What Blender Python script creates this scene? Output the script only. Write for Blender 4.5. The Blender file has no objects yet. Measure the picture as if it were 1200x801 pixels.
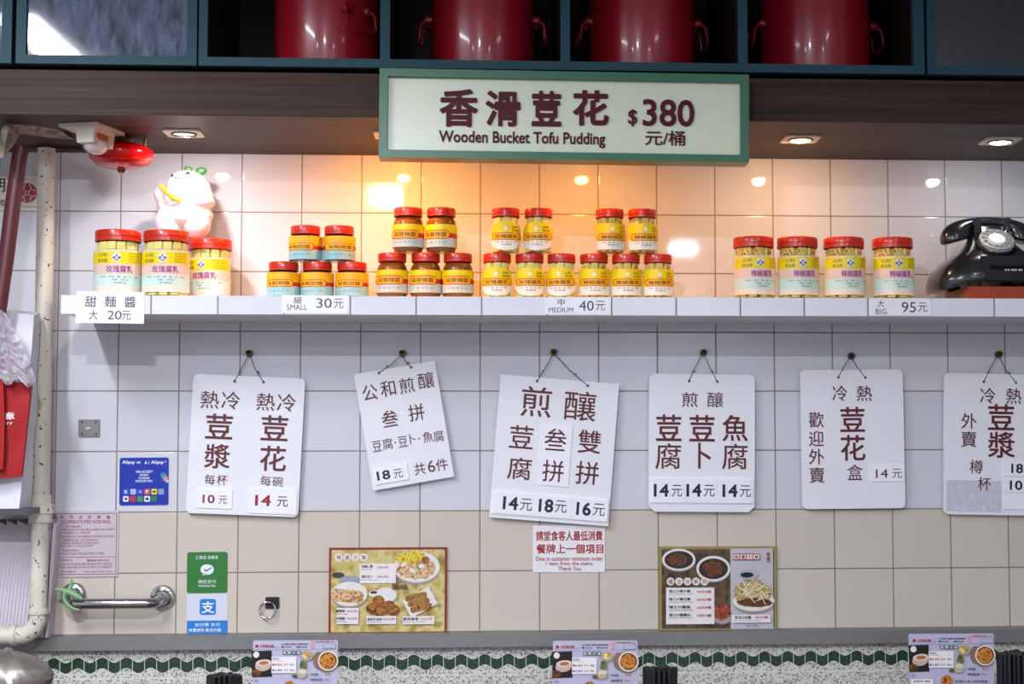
import bpy, bmesh, math, random
from mathutils import Vector, Matrix
random.seed(7)
PI = math.pi
sc = bpy.context.scene
COL = sc.collection
# ------------------------------------------------------------------ camera
F, PX, PY = 1802.1, 662.95, 400.6
YAW, PIT, ROLL = 0.0577, 0.0612, -0.0016
CAM = Vector((1.0421, -3.8845, 1.95 - 0.5642))
cy_, sy_ = math.cos(YAW), math.sin(YAW)
FWD = Vector((sy_ * math.cos(PIT), cy_ * math.cos(PIT), math.sin(PIT)))
_r = Vector((cy_, -sy_, 0)); _u = _r.cross(FWD)
RGT = _r * math.cos(ROLL) + _u * math.sin(ROLL)
UPV = _u * math.cos(ROLL) - _r * math.sin(ROLL)
cd = bpy.data.cameras.new('camera'); cam = bpy.data.objects.new('camera', cd); COL.objects.link(cam)
cd.sensor_width = 36; cd.lens = F * 36 / 1200
cd.shift_x = (600 - PX) / 1200; cd.shift_y = (PY - 400.5) / 1200
cd.clip_start = 0.05
m3 = Matrix((RGT, UPV, -FWD)).transposed()
cam.matrix_world = Matrix.Translation(CAM) @ m3.to_4x4()
sc.camera = cam
# ------------------------------------------------------------------ exposure, world, lights
vs = sc.view_settings
vs.view_transform = 'Standard'; vs.look = 'None'; vs.gamma = 1; vs.use_curve_mapping = False
vs.exposure = 0.0
w = bpy.data.worlds.new('world'); sc.world = w; w.use_nodes = True
w.node_tree.nodes['Background'].inputs[0].default_value = (0.75, 0.8, 1.0, 1)
w.node_tree.nodes['Background'].inputs[1].default_value = 0.5
def area(name, loc, rot, sx, sy, power, color):
    l = bpy.data.lights.new(name, 'AREA'); l.shape = 'RECTANGLE'; l.size = sx; l.size_y = sy
    l.energy = power; l.color = color
    o = bpy.data.objects.new(name, l); o.location = loc; o.rotation_euler = rot; COL.objects.link(o)
    return o
TUBE_Z = 2.535
TUBES = [  # x, y, length, width, along, watts
    (-0.22, -1.95, 1.25, .09, 'y', 46), (2.3, -2.2, .6, .06, 'y', 4),
    (0.62, -3.45, .13, .03, 'x', 116), (2.3, -5.4, .13, .03, 'x', 42), (-.6, -4.6, .13, .03, 'x', 48)]
COOL = (0.86, 0.9, 1.0)
for (x, y, L, wd, al, p) in TUBES:
    area('tube_light', (x, y, TUBE_Z - 0.004), (0, 0, 0), L if al == 'x' else wd, L if al == 'y' else wd, p, COOL)
SPOTS = [  # px x, watts, colour, lamp strength, tilt to the wall
    (215.5, 1.5, (1.0, 0.93, 0.92), 7, 20), (460, 2.7, (1.0, 0.36, 0.03), 12, 30), (700, 1.15, (1.0, 0.40, 0.05), 12, 34),
    (938, 1.05, (1.0, 0.58, 0.28), 14, 34), (1172, .4, (1.0, 0.97, 0.95), 14, 30)]

def at(px, py, d):
    r = RGT * ((px - PX) / F) + UPV * ((PY - py) / F) + FWD
    t = (-d - CAM.y) / r.y
    return CAM + r * t
def ppm(px, py, d):
    return 1.0 / (at(px + .5, py, d) - at(px - .5, py, d)).length
def zat(py, d, px=600): return at(px, py, d).z
def xat(px, d, py=400): return at(px, py, d).x

# ------------------------------------------------------------------ materials
def srgb(h):
    if isinstance(h, str):
        c = [int(h[i:i + 2], 16) / 255 for i in (0, 2, 4)]
        return tuple(((v / 12.92) if v <= .04045 else ((v + .055) / 1.055) ** 2.4) for v in c)
    return tuple(h)
MATS = {}
def newmat(name):
    m = bpy.data.materials.new(name); m.use_nodes = True; nt = m.node_tree
    for n in list(nt.nodes): nt.nodes.remove(n)
    out = nt.nodes.new('ShaderNodeOutputMaterial')
    return m, nt, out
def N(nt, t, **kw):
    n = nt.nodes.new(t)
    for k, v in kw.items():
        if k.startswith('i_'):
            key = k[2:]
            key = int(key) if key.isdigit() else key.replace('_', ' ')
            n.inputs[key].default_value = v
        else: setattr(n, k, v)
    return n
def M(name, col, rough=.5, metal=0, var=.06, scale=30, bump=0, bscale=60, coat=0, emit=0, spec=.5, stretch=None, trans=0):
    if name in MATS: return MATS[name]
    m, nt, out = newmat(name); L = nt.links.new
    c = srgb(col)
    b = N(nt, 'ShaderNodeBsdfPrincipled', i_Roughness=rough, i_Metallic=metal)
    b.inputs['Specular IOR Level'].default_value = spec
    b.inputs['Coat Weight'].default_value = coat; b.inputs['Coat Roughness'].default_value = .08
    b.inputs['Transmission Weight'].default_value = trans
    tc = N(nt, 'ShaderNodeTexCoord'); mp = N(nt, 'ShaderNodeMapping')
    if stretch: mp.inputs['Scale'].default_value = stretch
    L(tc.outputs['Object'], mp.inputs[0])
    nz = N(nt, 'ShaderNodeTexNoise', i_Scale=scale, i_Detail=4.0); L(mp.outputs[0], nz.inputs['Vector'])
    mx = N(nt, 'ShaderNodeMix', data_type='RGBA')
    mx.inputs[6].default_value = (*[v * (1 - var) for v in c], 1); mx.inputs[7].default_value = (*[min(1, v * (1 + var)) for v in c], 1)
    L(nz.outputs['Fac'], mx.inputs[0]); L(mx.outputs[2], b.inputs['Base Color'])
    if bump:
        n2 = N(nt, 'ShaderNodeTexNoise', i_Scale=bscale, i_Detail=3.0); L(mp.outputs[0], n2.inputs['Vector'])
        bp = N(nt, 'ShaderNodeBump', i_Strength=bump, i_Distance=.004); L(n2.outputs['Fac'], bp.inputs['Height']); L(bp.outputs[0], b.inputs['Normal'])
    if emit:
        b.inputs['Emission Color'].default_value = (*c, 1); b.inputs['Emission Strength'].default_value = emit
    L(b.outputs[0], out.inputs[0])
    MATS[name] = m
    return m
def math_(nt, op, a, b=None):
    n = N(nt, 'ShaderNodeMath', operation=op)
    for i, v in enumerate((a, b)):
        if v is None: continue
        if isinstance(v, (int, float)): n.inputs[i].default_value = v
        else: nt.links.new(v, n.inputs[i])
    return n.outputs[0]
def mix_(nt, fac, a, b):
    n = N(nt, 'ShaderNodeMix', data_type='RGBA')
    for i, v in ((0, fac), (6, a), (7, b)):
        if isinstance(v, (int, float)): n.inputs[i].default_value = v
        elif isinstance(v, tuple): n.inputs[i].default_value = (*v, 1) if len(v) == 3 else v
        else: nt.links.new(v, n.inputs[i])
    return n.outputs[2]
def tile_mat(name, x0, z0, size, zsplit, upper, lower, grout, gw=.0030, vonly=False):
    m, nt, out = newmat(name); L = nt.links.new
    g = N(nt, 'ShaderNodeNewGeometry'); s = N(nt, 'ShaderNodeSeparateXYZ'); L(g.outputs['Position'], s.inputs[0])
    def dist(o, o0):
        u = math_(nt, 'DIVIDE', math_(nt, 'SUBTRACT', o, o0), size)
        fr = math_(nt, 'FRACT', u)
        e = math_(nt, 'MINIMUM', fr, math_(nt, 'SUBTRACT', 1.0, fr))
        return math_(nt, 'MULTIPLY', e, size), math_(nt, 'FLOOR', u)
    dx, ix = dist(s.outputs[0], x0); dz, iz = dist(s.outputs[2], z0)
    dd = dx if vonly else math_(nt, 'MINIMUM', dx, dz)
    rp = N(nt, 'ShaderNodeMapRange', interpolation_type='SMOOTHSTEP'); L(dd, rp.inputs[0])
    rp.inputs[1].default_value = gw * .32; rp.inputs[2].default_value = gw * .75
    cmb = N(nt, 'ShaderNodeCombineXYZ'); L(ix, cmb.inputs[0]); L(iz, cmb.inputs[1])
    wn = N(nt, 'ShaderNodeTexWhiteNoise', noise_dimensions='2D'); L(cmb.outputs[0], wn.inputs['Vector'])
    up = math_(nt, 'GREATER_THAN', s.outputs[2], zsplit)
    base = mix_(nt, up, srgb(lower), srgb(upper))
    vr = math_(nt, 'ADD', math_(nt, 'MULTIPLY', wn.outputs['Value'], .05), .95)
    sh = N(nt, 'ShaderNodeVectorMath', operation='SCALE'); L(base, sh.inputs[0]); L(vr, sh.inputs['Scale'])
    ng = N(nt, 'ShaderNodeTexNoise', i_Scale=9.0, i_Detail=3.0); L(g.outputs['Position'], ng.inputs['Vector'])
    gcol = mix_(nt, ng.outputs['Fac'], tuple(v * .6 for v in srgb(grout)), tuple(v * 1.25 for v in srgb(grout)))
    col = mix_(nt, rp.outputs[0], gcol, sh.outputs[0])
    b = N(nt, 'ShaderNodeBsdfPrincipled'); L(col, b.inputs['Base Color'])
    rr = N(nt, 'ShaderNodeMapRange'); L(rp.outputs[0], rr.inputs[0]); rr.inputs[3].default_value = .7; rr.inputs[4].default_value = .04
    L(rr.outputs[0], b.inputs['Roughness'])
    nz = N(nt, 'ShaderNodeTexNoise', i_Scale=7.0, i_Detail=1.0); L(g.outputs['Position'], nz.inputs['Vector'])
    pl = N(nt, 'ShaderNodeMapRange', interpolation_type='SMOOTHSTEP'); L(dd, pl.inputs[0]); pl.inputs[1].default_value = 0; pl.inputs[2].default_value = .0035
    hh = math_(nt, 'ADD', math_(nt, 'MULTIPLY', pl.outputs[0], 1.0), math_(nt, 'MULTIPLY', nz.outputs['Fac'], .16))
    bp = N(nt, 'ShaderNodeBump', i_Strength=.4, i_Distance=.001); L(hh, bp.inputs['Height']); L(bp.outputs[0], b.inputs['Normal'])
    L(b.outputs[0], out.inputs[0]); MATS[name] = m
    return m
def wood_mat(name, dark, light, rough=.5):
    m, nt, out = newmat(name); L = nt.links.new
    g = N(nt, 'ShaderNodeNewGeometry'); mp = N(nt, 'ShaderNodeMapping'); L(g.outputs['Position'], mp.inputs[0])
    mp.inputs['Scale'].default_value = (1.2, 28, 60)
    a = N(nt, 'ShaderNodeTexNoise', i_Scale=1.6, i_Detail=6.0, i_Roughness=.65); L(mp.outputs[0], a.inputs['Vector'])
    r = N(nt, 'ShaderNodeMapRange'); L(a.outputs['Fac'], r.inputs[0]); r.inputs[1].default_value = .3; r.inputs[2].default_value = .72
    b = N(nt, 'ShaderNodeBsdfPrincipled', i_Roughness=rough); b.inputs['Specular IOR Level'].default_value = .2; L(mix_(nt, r.outputs[0], srgb(dark), srgb(light)), b.inputs['Base Color'])
    bp = N(nt, 'ShaderNodeBump', i_Strength=.15, i_Distance=.001); L(a.outputs['Fac'], bp.inputs['Height']); L(bp.outputs[0], b.inputs['Normal'])
    L(b.outputs[0], out.inputs[0]); MATS[name] = m
    return m
def glass_mat(name, tint=(1, 1, 1), smudge_sheen=0, rough=.02, ior=1.45, sheen_col=(.5, .6, .85)):
    m, nt, out = newmat(name); L = nt.links.new
    tr = N(nt, 'ShaderNodeBsdfTransparent'); tr.inputs[0].default_value = (*tint, 1)
    gl = N(nt, 'ShaderNodeBsdfGlossy', i_Roughness=rough)
    lw = N(nt, 'ShaderNodeLayerWeight', i_Blend=.5); gg = N(nt, 'ShaderNodeNewGeometry')
    r0 = ((ior - 1) / (ior + 1)) ** 2
    fr = math_(nt, 'ADD', math_(nt, 'MULTIPLY', math_(nt, 'POWER', lw.outputs['Facing'], 4.0), .5), r0)
    fr = math_(nt, 'MULTIPLY', fr, math_(nt, 'SUBTRACT', 1.0, gg.outputs['Backfacing']))
    mx = N(nt, 'ShaderNodeMixShader'); L(fr, mx.inputs[0]); L(tr.outputs[0], mx.inputs[1]); L(gl.outputs[0], mx.inputs[2])
    last = mx.outputs[0]
    if smudge_sheen:
        tc = N(nt, 'ShaderNodeNewGeometry'); mp = N(nt, 'ShaderNodeMapping'); L(tc.outputs['Position'], mp.inputs[0]); mp.inputs['Scale'].default_value = (3, 1, 1)
        nz = N(nt, 'ShaderNodeTexNoise', i_Scale=14.0, i_Detail=9.0, i_Roughness=.8); L(mp.outputs[0], nz.inputs['Vector'])
        rp = N(nt, 'ShaderNodeMapRange'); L(nz.outputs['Fac'], rp.inputs[0]); rp.inputs[1].default_value = .42; rp.inputs[2].default_value = .72; rp.inputs[3].default_value = smudge_sheen * .12; rp.inputs[4].default_value = smudge_sheen
        df = N(nt, 'ShaderNodeBsdfDiffuse'); df.inputs[0].default_value = (*sheen_col, 1)
        m2 = N(nt, 'ShaderNodeMixShader'); L(rp.outputs[0], m2.inputs[0]); L(last, m2.inputs[1]); L(df.outputs[0], m2.inputs[2]); last = m2.outputs[0]
    L(last, out.inputs[0]); MATS[name] = m
    return m
def speckle_mat(name, base, spots, scale=260, amount=.42, rough=.3):
    m, nt, out = newmat(name); L = nt.links.new
    g = N(nt, 'ShaderNodeNewGeometry'); col = srgb(base)
    prev = col
    for k, (c, th, s) in enumerate(spots):
        v = N(nt, 'ShaderNodeTexVoronoi', i_Scale=s); L(g.outputs['Position'], v.inputs['Vector'])
        sep = N(nt, 'ShaderNodeSeparateColor'); L(v.outputs['Color'], sep.inputs[0])
        near = math_(nt, 'LESS_THAN', v.outputs['Distance'], amount)
        pick = math_(nt, 'MULTIPLY', math_(nt, 'LESS_THAN', sep.outputs[k % 3], th), near)
        prev = mix_(nt, pick, prev, srgb(c))
    b = N(nt, 'ShaderNodeBsdfPrincipled', i_Roughness=rough); L(prev, b.inputs['Base Color'])
    L(b.outputs[0], out.inputs[0]); MATS[name] = m
    return m
def patch_mat(name, cols, scale=120, rough=.5, stretch=(1, 1, 1), bump=0):
    """several colours broken up by noise (food, printed backgrounds, dirt)"""
    m, nt, out = newmat(name); L = nt.links.new
    tc = N(nt, 'ShaderNodeTexCoord'); mp = N(nt, 'ShaderNodeMapping'); mp.inputs['Scale'].default_value = stretch; L(tc.outputs['Object'], mp.inputs[0])
    nz = N(nt, 'ShaderNodeTexNoise', i_Scale=scale, i_Detail=3.0); L(mp.outputs[0], nz.inputs['Vector'])
    cr = N(nt, 'ShaderNodeValToRGB'); L(nz.outputs['Fac'], cr.inputs[0])
    e = cr.color_ramp.elements; n = len(cols)
    while len(e) < n: e.new(.5)
    for i, c in enumerate(cols):
        e[i].position = .33 + .34 * i / max(1, n - 1); e[i].color = (*srgb(c), 1)
    b = N(nt, 'ShaderNodeBsdfPrincipled', i_Roughness=rough); L(cr.outputs[0], b.inputs['Base Color'])
    if bump:
        bp = N(nt, 'ShaderNodeBump', i_Strength=bump, i_Distance=.003); L(nz.outputs['Fac'], bp.inputs['Height']); L(bp.outputs[0], b.inputs['Normal'])
    L(b.outputs[0], out.inputs[0]); MATS[name] = m
    return m
def emit_mat(name, col, strength):
    m, nt, out = newmat(name)
    e = N(nt, 'ShaderNodeEmission', i_Strength=strength); e.inputs[0].default_value = (*srgb(col), 1)
    nt.links.new(e.outputs[0], out.inputs[0]); MATS[name] = m
    return m

# ------------------------------------------------------------------ mesh helpers
ORG = {}          # world origin of every object (no rotations on parents)
class MB:
    def __init__(s): s.bm = bmesh.new(); s.mi = 0
    def face(s, vs):
        try:
            f = s.bm.faces.new(vs); f.material_index = s.mi; return f
        except ValueError: return None
    def hexa(s, p):   # 8 points: bottom 4, top 4
        v = [s.bm.verts.new(q) for q in p]
        for f in ((3, 2, 1, 0), (4, 5, 6, 7), (0, 1, 5, 4), (1, 2, 6, 5), (2, 3, 7, 6), (3, 0, 4, 7)): s.face([v[i] for i in f])
        return v
    def box(s, x0, x1, y0, y1, z0, z1):
        return s.hexa([(x0, y0, z0), (x1, y0, z0), (x1, y1, z0), (x0, y1, z0), (x0, y0, z1), (x1, y0, z1), (x1, y1, z1), (x0, y1, z1)])
    def loft(s, rings, cap=True, closed=True):
        R = [[s.bm.verts.new(q) for q in r] for r in rings]
        n = len(R[0])
        for a, b in zip(R, R[1:]):
            for i in range(n if closed else n - 1):
                j = (i + 1) % n; s.face([a[i], a[j], b[j], b[i]])
        if cap:
            s.face(list(reversed(R[0]))); s.face(R[-1])
        return R
    def lathe(s, prof, c=(0, 0, 0), n=40, cap=True):
        c = Vector(c)
        s.loft([[c + Vector((r * math.cos(2 * PI * i / n), r * math.sin(2 * PI * i / n), z)) for i in range(n)] for (r, z) in prof], cap)
    def disc_axis(s, prof, c, ax, n=32, cap=True):
        """lathe along arbitrary axis: prof (r, t)"""
        ax = Vector(ax).normalized(); a = ax.orthogonal().normalized(); b = ax.cross(a); c = Vector(c)
        s.loft([[c + ax * t + (a * math.cos(2 * PI * i / n) + b * math.sin(2 * PI * i / n)) * r for i in range(n)] for (r, t) in prof], cap)
    def tube(s, pts, rad, n=12, cap=True, closed=False, squash=None):
        pts = [Vector(p) for p in pts]; m = len(pts)
        rad = rad if isinstance(rad, (list, tuple)) else [rad] * m
        rings = []; prev = None
        for i, p in enumerate(pts):
            if closed: t = (pts[(i + 1) % m] - pts[i - 1]).normalized()
            else: t = (pts[min(i + 1, m - 1)] - pts[max(i - 1, 0)]).normalized()
            if prev is None: a = t.orthogonal().normalized()
            else:
                a = prev - t * prev.dot(t)
                a = a.normalized() if a.length > 1e-6 else t.orthogonal().normalized()
            prev = a; b = t.cross(a)
            rings.append([p + (a * math.cos(2 * PI * k / n) + b * math.sin(2 * PI * k / n)) * rad[i] for k in range(n)])
        if closed:
            R = [[s.bm.verts.new(q) for q in r] for r in rings]
            for i in range(m):
                A, B = R[i], R[(i + 1) % m]
                for k in range(n): s.face([A[k], A[(k + 1) % n], B[(k + 1) % n], B[k]])
        else: s.loft(rings, cap)
    def poly(s, pts, y0, y1):
        """prism of XZ polygon between y0 (back) and y1 (front, smaller y)"""
        b = [s.bm.verts.new((x, y0, z)) for x, z in pts]; f = [s.bm.verts.new((x, y1, z)) for x, z in pts]
        n = len(pts)
        s.face(f); s.face(list(reversed(b)))
        for i in range(n):
            j = (i + 1) % n; s.face([b[i], b[j], f[j], f[i]])
    def flat(s, pts, y):
        s.face([s.bm.verts.new((x, y, z)) for x, z in pts])
    def sphere(s, c, r, n=20, sc=(1, 1, 1), rot=None):
        mm = Matrix.Translation(Vector(c)) @ (rot.to_4x4() if rot else Matrix()) @ Matrix.Diagonal((r * sc[0], r * sc[1], r * sc[2], 1))
        vs = bmesh.ops.create_uvsphere(s.bm, u_segments=n, v_segments=max(6, n // 2), radius=1, matrix=mm)['verts']
        fs = {f for v in vs for f in v.link_faces}
        for f in fs: f.material_index = s.mi
    def bevel(s, w, seg=2, ang=30):
        es = [e for e in s.bm.edges if len(e.link_faces) == 2 and e.calc_face_angle(0) > math.radians(ang)]
        bmesh.ops.bevel(s.bm, geom=es, offset=w, segments=seg, affect='EDGES', profile=.6, clamp_overlap=True)
    def done(s, name, mats, parent=None, smooth=True, org=None, recalc=True, mods=(), ang=40):
        if recalc: bmesh.ops.recalc_face_normals(s.bm, faces=s.bm.faces[:])
        par = ORG.get(parent, Vector((0, 0, 0))) if parent is not None else Vector((0, 0, 0))
        if org is None: org = par
        org = Vector(org)
        for v in s.bm.verts: v.co -= org
        me = bpy.data.meshes.new(name); s.bm.to_mesh(me); s.bm.free()
        for m in (mats if isinstance(mats, (list, tuple)) else [mats]): me.materials.append(m)
        if smooth:
            for p in me.polygons: p.use_smooth = True
            me.set_sharp_from_angle(angle=math.radians(ang))
        o = bpy.data.objects.new(name, me); COL.objects.link(o)
        if parent is not None: o.parent = parent
        o.location = org - par
        ORG[o] = org
        return o
def tag(o, label=None, cat=None, group=None, kind=None):
    if label: o['label'] = label
    if cat: o['category'] = cat
    if group: o['group'] = group
    if kind: o['kind'] = kind
    return o
def empty(name, loc, label, cat, group=None):
    o = bpy.data.objects.new(name, None); o.empty_display_size = .05; COL.objects.link(o); o.location = loc
    ORG[o] = Vector(loc); return tag(o, label, cat, group)
def rrect(w, h, r, n=5):
    r = max(min(r, w / 2 - 1e-6, h / 2 - 1e-6), 1e-6); P = []
    for cx, cz, a0 in ((w / 2 - r, h / 2 - r, 0), (-w / 2 + r, h / 2 - r, 90), (-w / 2 + r, -h / 2 + r, 180), (w / 2 - r, -h / 2 + r, 270)):
        for i in range(n + 1):
            a = math.radians(a0 + 90 * i / n); P.append((cx + r * math.cos(a), cz + r * math.sin(a)))
    return P
def place(pts, cx, cy, ang, d):
    """local metres -> XZ on the plane at distance d, centred where the photo shows (cx, cy), turned clockwise by ang degrees"""
    c = at(cx, cy, d); a = math.radians(ang); ca, sa = math.cos(a), math.sin(a)
    return [(c.x + x * ca + z * sa, c.z - x * sa + z * ca) for x, z in pts]
def plate(mb, cx, cy, w, h, ang, d0, d1, rad=0):
    k = ppm(cx, cy, d1); pts = rrect(w / k, h / k, rad / k) if rad else [(w / k / 2, h / k / 2), (-w / k / 2, h / k / 2), (-w / k / 2, -h / k / 2), (w / k / 2, -h / k / 2)]
    P = place(pts, cx, cy, ang, d1)
    if d0 is None: mb.flat(P, -d1)
    else: mb.poly(P, -d0, -d1)
def ell(mb, cx, cy, rx, ry, ang, d0, d1, n=28):
    k = ppm(cx, cy, d1); P = place([(rx / k * math.cos(2 * PI * i / n), ry / k * math.sin(2 * PI * i / n)) for i in range(n)], cx, cy, ang, d1)
    if d0 is None: mb.flat(P, -d1)
    else: mb.poly(P, -d0, -d1)
# ------------------------------------------------------------------ lettering
FONT_CACHE = {}
def glyphs(s, off=0.0):
    key = (s, off)
    if key in FONT_CACHE: return FONT_CACHE[key]
    if (s, 0.0) not in FONT_CACHE:
        cu = bpy.data.curves.new('t', 'FONT'); cu.body = s; cu.size = 1; cu.resolution_u = 3; cu.fill_mode = 'FRONT'
        o = bpy.data.objects.new('t', cu); COL.objects.link(o)
        bpy.context.view_layer.update()
        dg = bpy.context.evaluated_depsgraph_get(); ev = o.evaluated_get(dg); me = ev.to_mesh()
        V = [v.co.copy() for v in me.vertices]; Fc = [tuple(p.vertices) for p in me.polygons]
        ev.to_mesh_clear(); bpy.data.objects.remove(o); bpy.data.curves.remove(cu)
        x0 = min(v.x for v in V); x1 = max(v.x for v in V); y0 = min(v.y for v in V); y1 = max(v.y for v in V)
        FONT_CACHE[(s, 'em')] = (x1 - x0, y1 - y0)
        V = [((v.x - (x0 + x1) / 2) / max(x1 - x0, 1e-6), (v.y - (y0 + y1) / 2) / max(y1 - y0, 1e-6), 0.0) for v in V]
        FONT_CACHE[(s, 0.0)] = (V, Fc)
    V, Fc = FONT_CACHE[(s, 0.0)]
    if off > 0:      # heavier strokes: the outline laid over itself, shifted all round
        ew, eh = FONT_CACHE[(s, 'em')]; nd = 8 if len(s) < 3 else 4; V2, F2 = [], []
        k = 1 / (1 + 2 * off / ew), 1 / (1 + 2 * off / eh)
        for i in range(nd):
            a = 2 * PI * (i + .5) / nd; dx, dy = off * math.cos(a) / ew, off * math.sin(a) / eh; b0 = len(V2)
            V2 += [((x + dx) * k[0], (y + dy) * k[1], i * 2e-5) for x, y, l in V]; F2 += [tuple(q + b0 for q in f) for f in Fc]
        V, Fc = V2, F2
    FONT_CACHE[key] = (V, Fc); return FONT_CACHE[key]
def text(mb, s, cx, cy, w, h, ang, d, off=0.012, depth=0):
    V, Fc = glyphs(s, off); k = ppm(cx, cy, d)
    P = place([(x * w / k, y * h / k) for x, y, l in V], cx, cy, ang, d)
    vs = [mb.bm.verts.new((x, -d - v[2], z)) for (x, z), v in zip(P, V)]
    fs = [mb.face([vs[i] for i in f]) for f in Fc]
    if depth:
        r = bmesh.ops.extrude_face_region(mb.bm, geom=[f for f in fs if f])
        for e in r['geom']:
            if isinstance(e, bmesh.types.BMVert): e.co.y -= depth
    return vs
def copy_tree(o, parent=None):
    c = o.copy(); COL.objects.link(c)
    if parent is not None: c.parent = parent
    for ch in list(o.children): copy_tree(ch, c)
    return c

def clusters(items):
    """neighbouring characters together: one group per line or column of writing"""
    n = len(items); par = list(range(n))
    def find(i):
        while par[i] != i: i = par[i]
        return i
    for i in range(n):
        for j in range(i):
            a, b = items[i], items[j]; g = .55 * max(min(a[3], a[4]), min(b[3], b[4]), 6)
            if abs(a[1] - b[1]) < (a[3] + b[3]) / 2 + g and abs(a[2] - b[2]) < (a[4] + b[4]) / 2 + g: par[find(i)] = find(j)
    out = {}
    for i in range(n): out.setdefault(find(i), []).append(items[i])
    return list(out.values())
# ================================================================== SETTING
Z0 = 1.95
FLOOR_Z, CEIL_Z = 0.0, 2.62
XL, XR, YB = -1.9, 4.6, -6.0
wall_tiles = tile_mat('wall_tiles', 0.0, Z0, .15, Z0 - 5 * .15 + .0001, 'D7D6DB', 'D2C7B8', '8A7E70')
shelf_tiles = tile_mat('shelf_tiles', xat(942.5, .295, 355), 5.0, .1525, 0, 'EFEDF4', 'EFEDF4', '8A8076', gw=.0032, vonly=True)
wood = wood_mat('walnut_laminate', '251812', '4C3527')
wood_in = wood_mat('dark_walnut', '150F0D', '2A1E19', .45)
plaster = M('painted_plaster', 'C9CBD0', .8, var=.04, scale=4)
ceil_m = M('white_ceiling_paint', 'D8D8D8', .8, var=.04, scale=3)
floor_m = tile_mat('floor_tiles', 0, 0, .3, 0, '8C8782', '8C8782', '5A5550')
def struct(name, mb, m, smooth=False, parent=None, bev=0):
    if bev: mb.bevel(bev)
    return tag(mb.done(name, m, parent, smooth=smooth), kind='structure')
b = MB(); b.box(XL, XR, YB, 0.1, -0.05, 0); struct('floor', b, floor_m)
b = MB(); b.box(XL, XR, YB, 0.1, CEIL_Z, CEIL_Z + .05); struct('ceiling', b, ceil_m)
b = MB(); b.box(XL, XR, 0, .1, 0, CEIL_Z); struct('wall_back', b, wall_tiles)
b = MB(); b.box(XL - .1, XL, YB, .1, 0, CEIL_Z); struct('wall_left', b, plaster)
b = MB(); b.box(XR, XR + .1, YB, .1, 0, CEIL_Z); struct('wall_right', b, plaster)
b = MB(); b.box(XL, XR, YB - .1, YB, 0, CEIL_Z); struct('wall_front', b, plaster)
# wooden bulkhead over the shelf
SOF_D = .465
sof_z = zat(139.5, SOF_D); cab_z = zat(81, .49)
b = MB(); b.box(XL + .001, XR - .001, -SOF_D, -.001, sof_z, cab_z - .008); struct('trim_1', b, wood, bev=.002)
# stainless ledge and terrazzo dado with its green wave border
steel = M('brushed_steel', '8C8B8A', .42, .55, var=.12, scale=12, stretch=(1, 20, 20))
LD = .042
lz1 = zat(741.5, LD); lz0 = zat(757.5, LD)
b = MB(); b.box(XL + .001, XR - .001, -LD, -.001, lz0, lz1); struct('trim_2', b, steel, smooth=True, bev=.003)
terr = speckle_mat('white_terrazzo', 'D9D6CF', [('6F756B', .30, 190), ('3E443C', .16, 260), ('A8A59A', .35, 150)], amount=.45)
b = MB(); b.box(XL + .001, XR - .001, -.014, -.0005, .0, lz0 - .001); dado = struct('trim_3', b, terr)
green = speckle_mat('green_terrazzo', '24402C', [('16291C', .35, 300), ('4C6A50', .12, 330)], amount=.45)
grout_w = M('white_grout', 'E8E6E0', .8, var=.05)
b = MB(); g2 = MB()
U = 13.78 / ppm(600, 775, .014); zc = zat(774.5, .014, 600); hb = 6.0 / ppm(600, 775, .014); am = 3.0 / ppm(600, 775, .014)
x = -1.0; k = 0
while x < 3.4:
    sgn = 1 if k % 2 == 0 else -1
    top = []; bot = []; g0 = .0016
    for i in range(9):
        t = i / 8; xx = x + g0 / 2 + (U - g0) * t; dz = sgn * am * math.sin(PI * t)
        top.append((xx, zc + hb + dz)); bot.append((xx, zc - hb + dz))
    b.poly(top + bot[::-1], -.0135, -.0152)
    wd = .0017
    gt = [(p[0], p[1] + wd) for p in top]; gb = [(p[0], p[1] - wd) for p in bot]
    gt[0] = (x, gt[0][1]); gb[0] = (x, gb[0][1]); gt[-1] = (x + U, gt[-1][1]); gb[-1] = (x + U, gb[-1][1])
    g2.poly(gt + gb[::-1], -.0135, -.0146)
    if k % 4 == 0:
        g2.box(x - .0008, x + .0008, -.0144, -.0135, .7, lz0 - .002)
    x += U; k += 1
zg = zat(790, .014)
g2.box(-1, 3.4, -.0144, -.0135, zg - .001, zg + .001)
tag(b.done('wave_border', green, dado, smooth=False), kind='structure')
tag(g2.done('wave_grout', grout_w, dado, smooth=False), kind='structure')

# ================================================================== SHELF
SH_D = .295
sh_z1 = zat(347.5, SH_D); sh_z0 = zat(369, SH_D)
sx0 = xat(72, SH_D, 355); sx1 = 3.6
shelf_top = M('white_shelf_board', 'E9E6EA', .25, var=.03)
b = MB(); b.box(sx0, sx1, -SH_D + .007, -.0005, sh_z0 + .002, sh_z1 - .0005); b.bevel(.001)
shelf = b.done('wall_shelf', shelf_top, org=(sx0, 0, sh_z0))
tag(shelf, 'long white tiled shelf on the wall carrying the jars and the telephone', 'shelf')
b = MB(); b.box(sx0 - .001, sx1, -SH_D, -SH_D + .007, sh_z0, sh_z1); b.bevel(.0015)
b.done('tile_facing', shelf_tiles, shelf)
SZ = sh_z1      # things on the shelf stand here

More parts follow.
